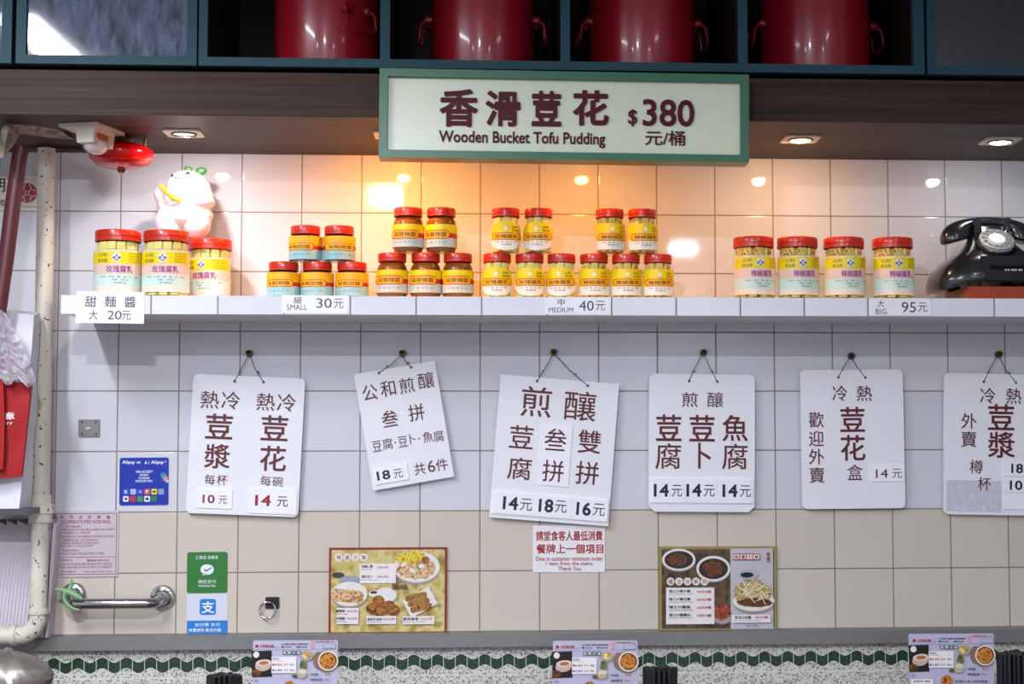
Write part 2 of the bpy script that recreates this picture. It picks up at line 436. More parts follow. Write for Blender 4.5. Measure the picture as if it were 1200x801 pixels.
# ================================================================== CABINETS OVER THE SHELF
teal = M('teal_painted_frame', '1F4450', .5, var=.1, scale=40, spec=.25)
CD = .49; CT = CEIL_Z - .004
def cabz(py): return zat(py, CD, 600)
zb = cabz(81); zr = cabz(71)
def cx_(px): return xat(px, CD, 40)
def door_cab(name, xa, xb, label, pane_m, stiles, solid=False):
    root = empty(name, ((xa + xb) / 2, -.24, zb), label, 'cabinet', None)
    c = MB()
    for (p, q, y0, y1, z0, z1) in ((xa, xa + .016, -CD + .022, -.002, zb, CT), (xb - .016, xb, -CD + .022, -.002, zb, CT), (xa + .016, xb - .016, -CD + .022, -.002, zb, zb + .016), (xa + .016, xb - .016, -CD + .022, -.002, CT - .016, CT), (xa + .016, xb - .016, -.02, -.002, zb + .016, CT - .016)):
        c.box(p, q, y0, y1, z0, z1)
    c.done('carcass', wood_in, root, smooth=False)
    f = MB(); g = .0015; sw = stiles
    f.box(xa + g, xa + sw, -CD, -CD + .02, zb, CT); f.box(xb - sw, xb - g, -CD, -CD + .02, zb, CT)
    f.box(xa + sw, xb - sw, -CD, -CD + .02, zb, zr); f.box(xa + sw, xb - sw, -CD, -CD + .02, CT - .02, CT)
    fr = f.done('door', teal, root, smooth=False)
    p = MB(); p.box(xa + sw, xb - sw, -CD + .008, -CD + .013, zr, CT - .02); p.done('pane', pane_m, fr, smooth=False)
    return root
gl_door = glass_mat('dusty_blue_sheen_glass', (.75, .8, .9), smudge_sheen=.42, rough=.06, ior=2.2, sheen_col=(.35, .42, .62))  # dirt smudges, with the room's bluish reflection painted into their colour
frost = M('dark_frosted_glass', '2E2E36', .35, var=.35, scale=55, spec=.6)
sw = 12.5 / ppm(100, 40, CD)
door_cab('wall_cabinet', cx_(18), cx_(231.5), 'teal framed wall cabinet with dusty glass door above the red dome', gl_door, sw)
door_cab('wall_cabinet', cx_(-190), cx_(14.5), 'teal framed glass cabinet cut by the top left corner', gl_door, sw)
door_cab('wall_cabinet', cx_(1085.5), cx_(1300), 'teal framed wall cabinet with dark frosted door above the telephone', frost, 11 / ppm(1150, 40, CD))
# open cabinet with four bays
xa, xb = cx_(233), cx_(1083)
bays = empty('open_cabinet', ((xa + xb) / 2, -.24, zb), 'long teal open cabinet with four bays holding red buckets', 'cabinet')
c = MB()
divs = [cx_(238), cx_(451), cx_(662.5), cx_(870.5), cx_(1077)]
for q in divs: c.box(q - .008, q + .008, -CD + .02, -.018, zb + .016, CT - .016)
c.box(xa, xb, -CD + .02, -.002, zb, zb + .016); c.box(xa, xb, -CD + .02, -.002, CT - .016, CT); c.box(xa, xb, -.018, -.002, zb + .016, CT - .016)
c.done('carcass', wood_in, bays, smooth=False)
f = MB()
for (p, q) in ((233, 243), (445.5, 457), (657, 668), (865, 876), (1070.5, 1083)):
    f.box(cx_(p), cx_(q), -CD, -CD + .02, zr, CT)
f.box(xa, xb, -CD, -CD + .02, zb, zr)
f.done('face_frame', teal, bays, smooth=False)
# red buckets
red_b = M('red_bucket_enamel', '9A1424', .3, var=.08, scale=8, coat=.4)
red_h = M('red_handle_paint', '8A1420', .3, var=.1)
BZ = zb + .0165
def bucket(px, wpx, ear, label, d=.27):
    k = ppm(px, 40, d); r = wpx / 2 / k; c = at(px, 40, d); H = .25
    root = empty('bucket', (c.x, -d, BZ), label, 'bucket', 'red buckets in the open cabinet')
    m = MB(); o = (c.x, -d, BZ)
    m.lathe([(.001, 0), (r * .985, 0), (r, .006), (r * 1.0, H * .6), (r * 1.005, H - .008), (r * 1.03, H - .006), (r * 1.03, H), (r * .98, H), (r * .97, .02), (.001, .02)], o, 64, cap=False)
    m.done('body', red_b, root)
    for a in ear:
        a = math.radians(a); n = Vector((math.sin(a), -math.cos(a), 0)); s_ = Vector((n.y * -1, n.x, 0)); zc_ = H - .105
        hm = MB(); base = Vector((c.x, -d, BZ + zc_ )) + n * (r * 1.0)
        for q in (-.032, .032):
            pb = base + s_ * q * .9
            hm.disc_axis([(.001, -.004), (.011, -.004), (.011, .010), (.007, .014), (.001, .014)], pb, n, 14)
        pts = [base + s_ * (-.032) + n * .010, base + s_ * (-.038) + n * .022 + Vector((0, 0, -.012)), base + s_ * (-.042) + n * .026 + Vector((0, 0, -.042)),
               base + s_ * (-.03) + n * .028 + Vector((0, 0, -.05)), base + s_ * .03 + n * .028 + Vector((0, 0, -.053)), base + s_ * .04 + n * .026 + Vector((0, 0, -.045)),
               base + s_ * .037 + n * .022 + Vector((0, 0, -.012)), base + s_ * .032 + n * .010]
        hm.tube(pts, .0035, 10)
        hm.done('handle', red_h, root)
    l = MB(); l.lathe([(.001, H + .001), (r * 1.035, H + .001), (r * 1.04, H + .006), (r * .96, H + .016), (.001, H + .02)], o, 48, cap=False)
    l.done('lid', red_b, root)
bucket(384.5, 124, (36, 216), 'red lidded bucket in the first bay, its looped handle turned to the front')
bucket(566, 121, (88, 268), 'red lidded bucket in the second bay, right above the pudding sign title')
bucket(752, 123, (92, 272), 'red lidded bucket in the third bay, above the price on the sign')
bucket(954, 127, (93, 273), 'red lidded bucket in the fourth bay beside the dark frosted door')

# ================================================================== DOWNLIGHTS
trim_m = M('cream_light_trim', 'D8D0C0', .4, var=.05)
black_m = M('black_recess', '101010', .6, var=.1)
LDD = .275
dl_labels = ['square recessed downlight with its lamp dark, right of the red dome', 'square recessed downlight half hidden by the left end of the pudding sign', 'square recessed downlight hidden behind the pudding sign price', 'square recessed downlight glowing warm white just right of the pudding sign', 'square recessed downlight glowing cool white above the telephone']
for (px, en, colr, st, tilt), lab in zip(SPOTS, dl_labels):
    c = at(px, 157, LDD); hs = .043; x0, y0 = c.x, -LDD
    root = empty('downlight', (x0, y0, sof_z), lab, 'ceiling light', 'downlights under the wooden bulkhead')
    m = MB(); ro = .030; n = 32
    def ring(z, sq):
        out = []
        for i in range(n):
            a = 2 * PI * (i + .5) / n; ca, sa = math.cos(a), math.sin(a)
            k = hs / max(abs(ca), abs(sa)) if sq else ro
            out.append((x0 + ca * k, y0 + sa * k, z))
        return out
    m.loft([ring(sof_z - .0002, 0), ring(sof_z - .0002, 1), ring(sof_z - .004, 1), ring(sof_z - .004, 0), ring(sof_z - .0002, 0)], cap=False)
    m.done('trim_plate', trim_m, root, smooth=False)
    m = MB(); m.lathe([(.027, -.0008), (.0295, -.0008), (.0295, -.007), (.027, -.007), (.027, -.0008)], (x0, y0, sof_z), 32, cap=False); m.done('gimbal_ring', M('dark_ring', '55504A', .4, .6), root)
    m = MB(); m.lathe([(.001, -.0030), (.0265, -.0030), (.0265, -.0012), (.001, -.0012)], (x0, y0, sof_z), 32, cap=False)
    m.done('lamp', emit_mat('lamp_%d' % px, colr, st * (1.0 if px > 300 else .25)), root)
    l = bpy.data.lights.new('downlight_beam', 'AREA'); l.shape = 'DISK'; l.size = .034; l.energy = en; l.color = colr; l.spread = math.radians(170)
    o = bpy.data.objects.new('downlight_beam', l); COL.objects.link(o); o.parent = root; o.location = (0, 0, -.012)
    o.rotation_euler = (math.radians(tilt), 0, 0)
# room lights (outside the photograph, seen in the door glass)
white_metal = M('white_fixture_metal', 'E4E4E4', .5, var=.03)
tube_e = emit_mat('tube_glow', (.9, .95, 1.0), 14)
LL = ['long white ceiling batten running away from the wall on the left', 'short white ceiling batten running away from the wall on the right', 'small white ceiling lamp in the middle of the room', 'small white ceiling lamp at the back right of the room', 'small white ceiling lamp at the back left of the room']
for i, (x, y, L, wd, al, p) in enumerate(TUBES):
    root = empty('ceiling_batten', (x, y, CEIL_Z - .03), LL[i], 'ceiling light', 'ceiling lamps of the room')
    hx, hy = (L / 2, wd / 2) if al == 'x' else (wd / 2, L / 2)
    m = MB(); m.box(x - hx - .01, x + hx + .01, y - hy - .01, y + hy + .01, TUBE_Z + .012, CEIL_Z - .0005); m.bevel(.004); m.done('housing', white_metal, root, smooth=False)
    m = MB(); m.box(x - hx, x + hx, y - hy, y + hy, TUBE_Z, TUBE_Z + .0118); m.bevel(.002); m.done('diffuser', tube_e, root, smooth=False)

# ================================================================== PUDDING SIGN
sgreen = M('green_sign_frame', '2C6648', .35, var=.06)
spanel = M('pale_green_sign_face', 'D4DAC0', .3, var=.02)
sred = M('dark_red_sign_letters', '50081A', .45, var=.1, spec=.2)
S1, S0 = .535, .470
c = at(662.5, 135, S1)
sign = empty('hanging_sign', (c.x, -S1, zat(188, S1, 662)), 'wide green framed price sign for wooden bucket tofu pudding', 'sign')
b = MB(); k = ppm(662, 135, S1)
ow, oh, iw, ih = 433.5 / k, 104.5 / k, 414 / k, 86.5 / k
O = place([(ow / 2, oh / 2), (-ow / 2, oh / 2), (-ow / 2, -oh / 2), (ow / 2, -oh / 2)], 662.5, 135.2, .35, S1)
I = place([(iw / 2, ih / 2), (-iw / 2, ih / 2), (-iw / 2, -ih / 2), (iw / 2, -ih / 2)], 662.5, 135.4, .35, S1)
def ring2(P, y): return [(x, y, z) for x, z in P]
b.loft([ring2(I, -S0 - .006), ring2(O, -S0 - .006), ring2(O, -S1), ring2(I, -S1), ring2(I, -S0 - .006)], cap=False)
b.bevel(.0015); b.done('frame', sgreen, sign, smooth=False)
b = MB(); plate(b, 662.5, 135.4, 413.8, 86.3, .35, S0 + .007, S1 - .014); face = b.done('face', spanel, sign, smooth=False)
DS = S1 - .0138
for nm, its in (('title_lettering', (('香', 537.7, 126.6, 45, 45, .028), ('滑', 589.4, 127.4, 41, 42, .028), ('荳', 640.3, 127.4, 35, 42, .032), ('花', 692.4, 126.6, 42, 42, .032))),
                ('english_lettering', (('Wooden Bucket Tofu Pudding', 612.1, 163.2, 195, 18.5, .024),)),
                ('price_lettering', (('$', 741.4, 138.3, 11, 20, .015), ('380', 783.3, 132.5, 61, 32, .02))), ('unit_lettering', (('元/桶', 779.4, 161.8, 47, 17.5, .015),))):
    b = MB()
    for s, x, y, w_, h_, o_ in its: text(b, s, x, y, w_, h_, .35, DS, o_, depth=.004 if h_ > 19 else .0025)
    b.done(nm, sred, face, smooth=False)

# ================================================================== HANGING MENU BOARDS
bwhite = M('white_menu_board', 'F0EEF2', .22, var=.02, scale=6)
twhite = M('white_price_tag', 'F8F7FA', .25, var=.02)
dred = M('maroon_paint', '5C0A12', .45, var=.12)
bred = M('bold_red_print', '96111B', .45, var=.1)
navy = M('navy_print', '121626', .45, var=.1)
purp = M('purple_print', '571A44', .45, var=.1)
brass = M('old_brass_hook', '5A4A22', .35, .8, var=.25)
string = M('dark_string', '4A463C', .8, var=.3)
tape = M('yellowed_tape', 'C9B98C', .5, var=.2)
BD = .020     # front of the boards
def price_tag(board, cx, cy, w_, h_, ang, items, d=BD + .0035, tname='price_tag', m=None, border=False):
    q = MB(); plate(q, cx, cy, w_, h_, ang, BD + .0002, d); t = q.done(tname, m or twhite, board, smooth=False)
    bymat = {}
    for (s, x, y, gw, gh, mt, of) in items: bymat.setdefault(mt, []).append((s, x, y, gw, gh, of))
    for mt, L in bymat.items():
        q = MB()
        for (s, x, y, gw, gh, of) in L: text(q, s, x, y, gw, gh, ang, d + .0004, of)
        q.done('lettering', mt, t, smooth=False)
    return t
def board(label, cx, cy, w_, h_, ang, rad, items, hook, ends, tags, m=None, chamfer=0, patches=()):
    root = empty('menu_board', (at(cx, cy, BD).x, -BD, at(cx, cy + h_ / 2, BD).z), label, 'menu board', 'hanging white menu boards')
    q = MB(); k = ppm(cx, cy, BD)
    if chamfer:
        P = rrect(w_ / k, h_ / k, rad / k); ch = chamfer / k
        P = [p for p in P if p[1] > 0] + [(-w_ / k / 2, -h_ / k / 2 + ch), (-w_ / k / 2 + ch, -h_ / k / 2), (w_ / k / 2 - ch, -h_ / k / 2), (w_ / k / 2, -h_ / k / 2 + ch)]
        q.poly(place(P, cx, cy, ang, BD), -BD + .006, -BD)
    else: plate(q, cx, cy, w_, h_, ang, BD - .006, BD, rad)
    q.done('panel', bwhite, root, smooth=False)
    for (px, py, pw, ph, pm) in patches:
        q = MB(); plate(q, px, py, pw, ph, ang, BD + .0002, BD + .0008); q.done('patch', pm, root, smooth=False)
    for grp in clusters(items):
        q = MB()
        for (s, x, y, gw, gh, of) in grp: text(q, s, x, y, gw, gh, ang, BD + .0012, of)
        q.done('lettering', dred, root, smooth=False)
    for t in tags: price_tag(root, *t)
    q = MB(); hp = at(*hook, .016)
    for e in ends:
        ep = at(*e, BD + .001)
        mid = (hp + ep) / 2 + Vector((random.uniform(-.004, .004), 0, -.003))
        q.tube([hp + Vector((0, -.002, 0)), mid, ep, ep + Vector((0, .004, .0))], .0011, 6)
        q.disc_axis([(.0005, 0), (.0032, 0), (.0032, .0012), (.0005, .0012)], ep, (0, -1, 0), 10)
        kp = hp * .35 + ep * .65; q.sphere(kp, .0024, 8)
    q.done('hanging_cord', string, root)
    return root
def hook(x, y, lab):
    c = at(x, y, .001); q = MB()
    q.disc_axis([(.0005, 0), (.008, 0), (.008, .002), (.004, .003), (.0035, .010), (.0005, .010)], (c.x, -.0005, c.z), (0, -1, 0), 16)
    pts = []
    for i in range(12):
        a = math.radians(120 - 300 * i / 11); pts.append((c.x + .0065 * math.cos(a), -.013 - .002 * i / 11, c.z + .001 + .0065 * math.sin(a)))
    q.tube([(c.x, -.009, c.z)] + pts, .0022, 8)
    q.sphere((c.x - .004, -.012, c.z + .004), .0045, 10); q.sphere((c.x + .005, -.012, c.z + .003), .0045, 10)
    o = q.done('wall_hook', brass, org=(c.x, 0, c.z)); tag(o, lab, 'hook', 'brass hooks under the shelf')
hooks = [(292.4, 414.4), (471.8, 414.4), (648.8, 413.2), (824.1, 413.5), (996.7, 417.3), (1169.3, 415.3)]
hl = ['small brass wall hook holding the board with two soy drink columns', 'small brass wall hook holding the tilted paper white menu sheet', 'small brass wall hook holding the largest menu board', 'small brass wall hook holding the board with three price tags of 14', 'small brass wall hook holding the board with the takeaway column', 'small brass wall hook holding the board cut by the photo edge']
for h, l in zip(hooks, hl): hook(*h, l)
t1, t2 = .004, .012
board('white board leaning slightly, with prices 10 and 14 in two columns', 287.9, 521.6, 131.5, 164, 2.5, 6,
    [('熱', 245.9, 468, 21.5, 20.7, t1), ('冷', 270.3, 468.9, 22, 21, t1), ('熱', 311.3, 470.6, 21.5, 20.7, t1), ('冷', 335.7, 471.5, 22, 21, t1),
     ('荳', 256.8, 499.3, 32, 30, t2), ('漿', 254.5, 534.3, 30, 29, t2), ('荳', 321.7, 501.3, 32, 30, t2), ('花', 320, 537, 31, 30, t2),
     ('每', 245.9, 561.6, 12.5, 12, 0), ('杯', 260.3, 562, 12.5, 12, 0), ('每', 311.3, 563, 12.5, 12, 0), ('碗', 325.4, 564, 12.5, 12, 0)],
    hooks[0], [(274.9, 446.5), (308.8, 447.4)],
    [(252, 584.2, 40.5, 22.5, 2.5, [('10', 244.5, 584.3, 14.4, 10, bred, .02), ('元', 261.1, 585.4, 10, 9.5, dred, 0)]),
     (319.8, 586.8, 56, 30, 2.5, [('14', 308.2, 586, 18.7, 13, bred, .03), ('元', 331, 587.4, 13, 12, dred, .005)])])
board('sharp cornered white menu sheet tilted to the left, reading 18 and six pieces', 473.6, 498.2, 96.2, 138.3, -9.7, 0,
    [('公', 433.6, 459.8, 17.8, 18.7, t1), ('和', 454.6, 454.9, 17.8, 18.7, t1), ('煎', 476.7, 451.4, 17.8, 18, t1), ('釀', 499.1, 445.4, 19, 19, .002),
     ('叁', 456.6, 489.9, 19, 19.5, t1), ('拼', 487.9, 483, 18.5, 19.5, t1),
     ('豆', 441.7, 522.6, 11, 12.5, 0), ('腐', 454.3, 519.8, 12, 13, 0), ('·', 463.2, 518.3, 2, 2, 0), ('豆', 472.1, 517.2, 11, 12.5, 0), ('卜', 483.6, 514, 7, 12, 0), ('·', 491.1, 513.5, 2, 2, 0), ('魚', 501.4, 511.7, 12, 12.5, 0), ('腐', 514, 510.6, 12, 13, 0),
     ('共', 491.9, 548.8, 13, 14, .002), ('6', 505.4, 545.9, 8.5, 14, 0), ('件', 517.8, 544.2, 14, 14, .002)],
    hooks[1], [(444, 436.8), (481.9, 430.2)],
    [(458.3, 555, 40, 19.5, -9.7, [('18', 449.4, 556.5, 15.8, 11, navy, .025), ('元', 466.4, 554.5, 11, 10.5, navy, 0)])])
board('largest white menu board tilted to the right, with prices 14, 18 and 16', 649.7, 527.2, 139.8, 167, 4.6, 0,
    [('煎', 628.6, 470.5, 35.6, 35.6, t1), ('釀', 679.9, 475.4, 37.4, 34.4, .002), ('荳', 611, 511.7, 28, 27, t1), ('雙', 690.8, 517.3, 27, 27, t1),
     ('腐', 608.8, 548.7, 28, 26, t1), ('拼', 688.2, 554, 27, 27, t1)],
    hooks[2], [(629.4, 446.2), (688.9, 451.8)],
    [(650.3, 533.4, 36.5, 71, 4.6, [('叁', 651.1, 514.7, 26, 26, dred, t1), ('拼', 648.1, 551.7, 25, 25.5, dred, t1)], BD + .003, 'plaque'),
     (644.3, 593.2, 137, 27, 4.6, [], BD + .0035, 'price_strip'),
     (601.5, 589.6, 46, 25, 4.6, [('14', 598.3, 589.2, 18, 15.7, navy, .03), ('元', 616.5, 591, 14, 14, navy, 0)], BD + .006),
     (648, 593.3, 43, 25, 4.6, [('18', 639.9, 592.2, 17.2, 15.7, navy, .03), ('元', 657.3, 593.3, 14, 14, navy, 0)], BD + .006),
     (691.5, 597, 42, 25, 4.6, [('16', 684, 595.9, 17.2, 15.7, navy, .03), ('元', 701.8, 597, 14, 14, navy, 0)], BD + .006)],
    patches=[(585.8, 585.5, 6, 7, tape)])
board('upright white menu board with three price tags all reading 14', 822.6, 518.5, 124.3, 160, .6, 7,
    [('煎', 808.4, 468.1, 18.7, 17.2, t1), ('釀', 838.2, 468.1, 18.7, 17.8, 0), ('荳', 783.7, 500.9, 30, 31, t2), ('荳', 822.7, 501.4, 30, 31, t2), ('魚', 861.5, 501.4, 30, 30.5, t2),
     ('腐', 783.1, 534.2, 30, 30, t1), ('卜', 825.6, 533.6, 15, 30, t2), ('腐', 861.2, 534.7, 30, 30, t1)],
    hooks[3], [(807.5, 446.3), (840.5, 446.9)],
    [(821.9, 574.7, 123, 30, .6, [], BD + .003, 'price_strip'),
     (783.5, 574.3, 38, 28, .6, [('14', 775, 574.1, 17.8, 15, navy, .03), ('元', 793.1, 574.7, 12.5, 13.5, navy, 0)], BD + .0055),
     (821.7, 574.5, 37, 28, .6, [('14', 813.2, 574.1, 17.8, 15, navy, .03), ('元', 831, 574.7, 13, 13.5, navy, 0)], BD + .0055),
     (861.5, 575, 40, 28, .6, [('14', 855.5, 574.7, 17.8, 15, navy, .03), ('元', 873.5, 575.2, 13, 13.5, navy, 0)], BD + .0055)],
    chamfer=7)
patch_w = M('white_masking_patch', 'EDEBF2', .35, var=.02)
board('white menu board with a vertical takeaway column on its left and price 14', 999.4, 514, 120.5, 160.5, -.4, 6,
    [('冷', 984.1, 460.6, 17.5, 18, t1), ('熱', 1012.8, 460.6, 18, 18, t1), ('荳', 999, 491.1, 29, 29, t2), ('花', 999.6, 524.4, 29, 30, t2),
     ('歡', 956.5, 491.6, 17.5, 18, t1), ('迎', 956.5, 513.5, 17.5, 18, t1), ('外', 956.8, 534.7, 18, 18, t1), ('賣', 957.4, 556.5, 18, 18, .006), ('盒', 1001.9, 553.1, 18, 18, t1)],
    hooks[4], [(982.4, 442), (1014.2, 442.3)],
    [(1040.2, 554.4, 39.5, 18.5, -.4, [('14', 1033.5, 554.5, 14, 10, dred, .004), ('元', 1051.3, 554.5, 11.5, 10.5, dred, 0)])],
    patches=[(992.7, 565, 46, 47.5, patch_w)])
peel = patch_mat('peeling_grey_film', ['D9D8E2', 'C6C5D2', 'E2E1EA'], 60, .4, (4, 1, .6))
board('white menu board with two bold prices 18 and 10, cut by the right edge', 1169.5, 520.3, 126.5, 162, 1.2, 6,
    [('冷', 1157.5, 463.2, 18, 18, t1), ('熱', 1187.9, 463.8, 18, 18, t1), ('荳', 1173.3, 488.5, 31, 30, t2), ('漿', 1173.6, 520.9, 31.6, 30, t2),
     ('外', 1135.7, 492.8, 18, 18, t1), ('賣', 1135.4, 514.3, 18.5, 18, .006), ('樽', 1144, 546.5, 15.5, 15.5, .002), ('杯', 1153.5, 566.6, 15.5, 15.5, .002)],
    hooks[5], [(1152.9, 447.1), (1190.5, 448)],
    [(1199, 549.5, 46.5, 16.5, 1.2, [('18', 1192, 548.6, 14, 11, navy, .025), ('元', 1212, 549.5, 12, 11, navy, 0)]),
     (1199, 568.5, 46.5, 16.5, 1.2, [('10', 1190.8, 568.3, 15, 11, navy, .025), ('元', 1211.5, 569, 12, 11, navy, 0)]),
     (1199, 588, 46.5, 17, 1.2, [])],
    patches=[(1141.5, 581, 65, 36, peel)])

# ================================================================== SHELF PRICE CARDS
def card(label, cx, cy, w_, h_, ang, items, d=SH_D + .0016, group='shelf price cards'):
    q = MB(); plate(q, cx, cy, w_, h_, ang, SH_D + .0004, d); c = at(cx, cy, d)
    o = q.done('price_card', twhite, org=(c.x, -d, at(cx, cy + h_ / 2, d).z), smooth=False); tag(o, label, 'price card', group)
    for grp in clusters(items):
        q = MB()
        for (s, x, y, gw, gh, of) in grp: text(q, s, x, y, gw, gh, ang, d + .0004, of)
        q.done('lettering', purp, o, smooth=False)
card('largest white price card, reading 20, hung over the left shelf end', 129, 360.1, 80.2, 37.7, .7, [('甜', 106.2, 353.2, 13, 13, .006), ('麵', 129.3, 353.2, 13.5, 13, .004), ('醬', 152.6, 353.7, 13, 13, .004), ('大', 109.4, 368.7, 11, 11.5, 0), ('20', 134.2, 369, 16.5, 10.5, 0), ('元', 147.9, 369.2, 11, 11, 0)])
card('small white price card reading small and 30 on the shelf front', 369.6, 356.5, 78, 21.3, .3, [('細', 348.6, 351.5, 8.7, 8.2, .004), ('SMALL', 348.1, 359.8, 24, 6.5, .0), ('30', 379.8, 355, 17.8, 11.3, 0), ('元', 396.9, 355.4, 11.3, 11.3, 0)])
card('small white price card reading medium and 40 on the shelf front', 677.3, 358.5, 77, 19.3, .3, [('中', 657.7, 354.0, 8, 8.2, .004), ('MEDIUM', 657.3, 363, 28.6, 5.8, 0), ('40', 687.2, 358, 17, 11.7, 0), ('元', 703.6, 358, 11, 11.3, 0)])
card('small white price card reading big and 95 on the shelf front', 1055, 359.6, 73.5, 19.2, .3, [('大', 1032.3, 355.6, 8, 8, .004), ('BIG', 1032.7, 364.7, 12.7, 6.2, 0), ('95', 1065, 359.7, 16.7, 12, 0), ('元', 1081.3, 359.7, 10.7, 10.7, 0)])
# ================================================================== JARS
lid_red = M('red_plastic_lid', 'CC2C14', .32, var=.06, coat=.3)
jar_glass = glass_mat('jar_glass', (.98, .99, .97), ior=1.16)
tofu_y = M('yellow_bean_curd', 'FBE88C', .5, var=.1, scale=70, bump=.3)
tofu_core = M('pale_brine', 'EACC6A', .3, var=.15)
chili_y = patch_mat('chili_bean_curd', ['C7611E', 'EFD068', 'F7E08A', 'EFC858', 'B8481C'], 110, .45)
sauce = M('brown_sauce', '8A4E18', .25, var=.3, scale=40)
sauce2 = M('dark_sweet_sauce', '3A1C12', .25, var=.3, scale=40)
l_cream = M('cream_label_paper', 'F1E4D2', .45, var=.03); l_yel = M('yellow_label_ink', 'F3D800', .45, var=.03)
l_pink = M('pink_label_ink', 'EECDBB', .45, var=.03); l_mint = M('mint_label_ink', 'CFE6DA', .45, var=.03)
l_white = M('white_label_ink', 'F2F0E4', .45, var=.03); l_org = M('orange_label_ink', 'F7B512', .45, var=.03)
l_red = M('red_label_ink', 'C8281A', .45, var=.05); l_blue = M('pale_blue_label_ink', '9CC8CC', .45, var=.15, scale=60)
l_grey = M('pale_grey_label_ink', 'C9D4CE', .45, var=.06); l_olive = M('olive_label_print', '8A7A1C', .5, var=.1)
l_purp = M('purple_label_print', '9A1E86', .5, var=.08); l_dk = M('dark_label_print', '5A5E58', .5, var=.1); l_brown = M('brown_label_print', '6A3010', .5, var=.1)
l_emb = M('blue_emblem_print', '6A74A8', .5, var=.1)
def bend(x, z, R): a = x / R; return (R * math.sin(a), -R * math.cos(a), z)
def cstrip(mb, R, x0, x1, lo, hi, n=26):
    flo = lo if callable(lo) else (lambda x: lo); fhi = hi if callable(hi) else (lambda x: hi)
    prev = None
    for i in range(n + 1):
        x = x0 + (x1 - x0) * i / n; a = mb.bm.verts.new(bend(x, flo(x), R)); b = mb.bm.verts.new(bend(x, max(fhi(x), flo(x) + 1e-5), R))
        if prev: mb.face([prev[0], a, b, prev[1]])
        prev = (a, b)
def cround(mb, R, cx, cz, w, h, n=30):
    r = h / 2
    def hh(x):
        e = abs(x - cx) - (w / 2 - r)
        return math.sqrt(max(r * r - max(e, 0) ** 2, 1e-10))
    cstrip(mb, R, cx - w / 2, cx + w / 2, lambda x: cz - hh(x), lambda x: cz + hh(x), n)
def ctext(mb, s, cx, cz, w, h, R, off=.01):
    V, Fc = glyphs(s, off); vs = [mb.bm.verts.new(bend(cx + x * w, cz + y * h, R + l)) for x, y, l in V]
    for f in Fc: mb.face([vs[i] for i in f])
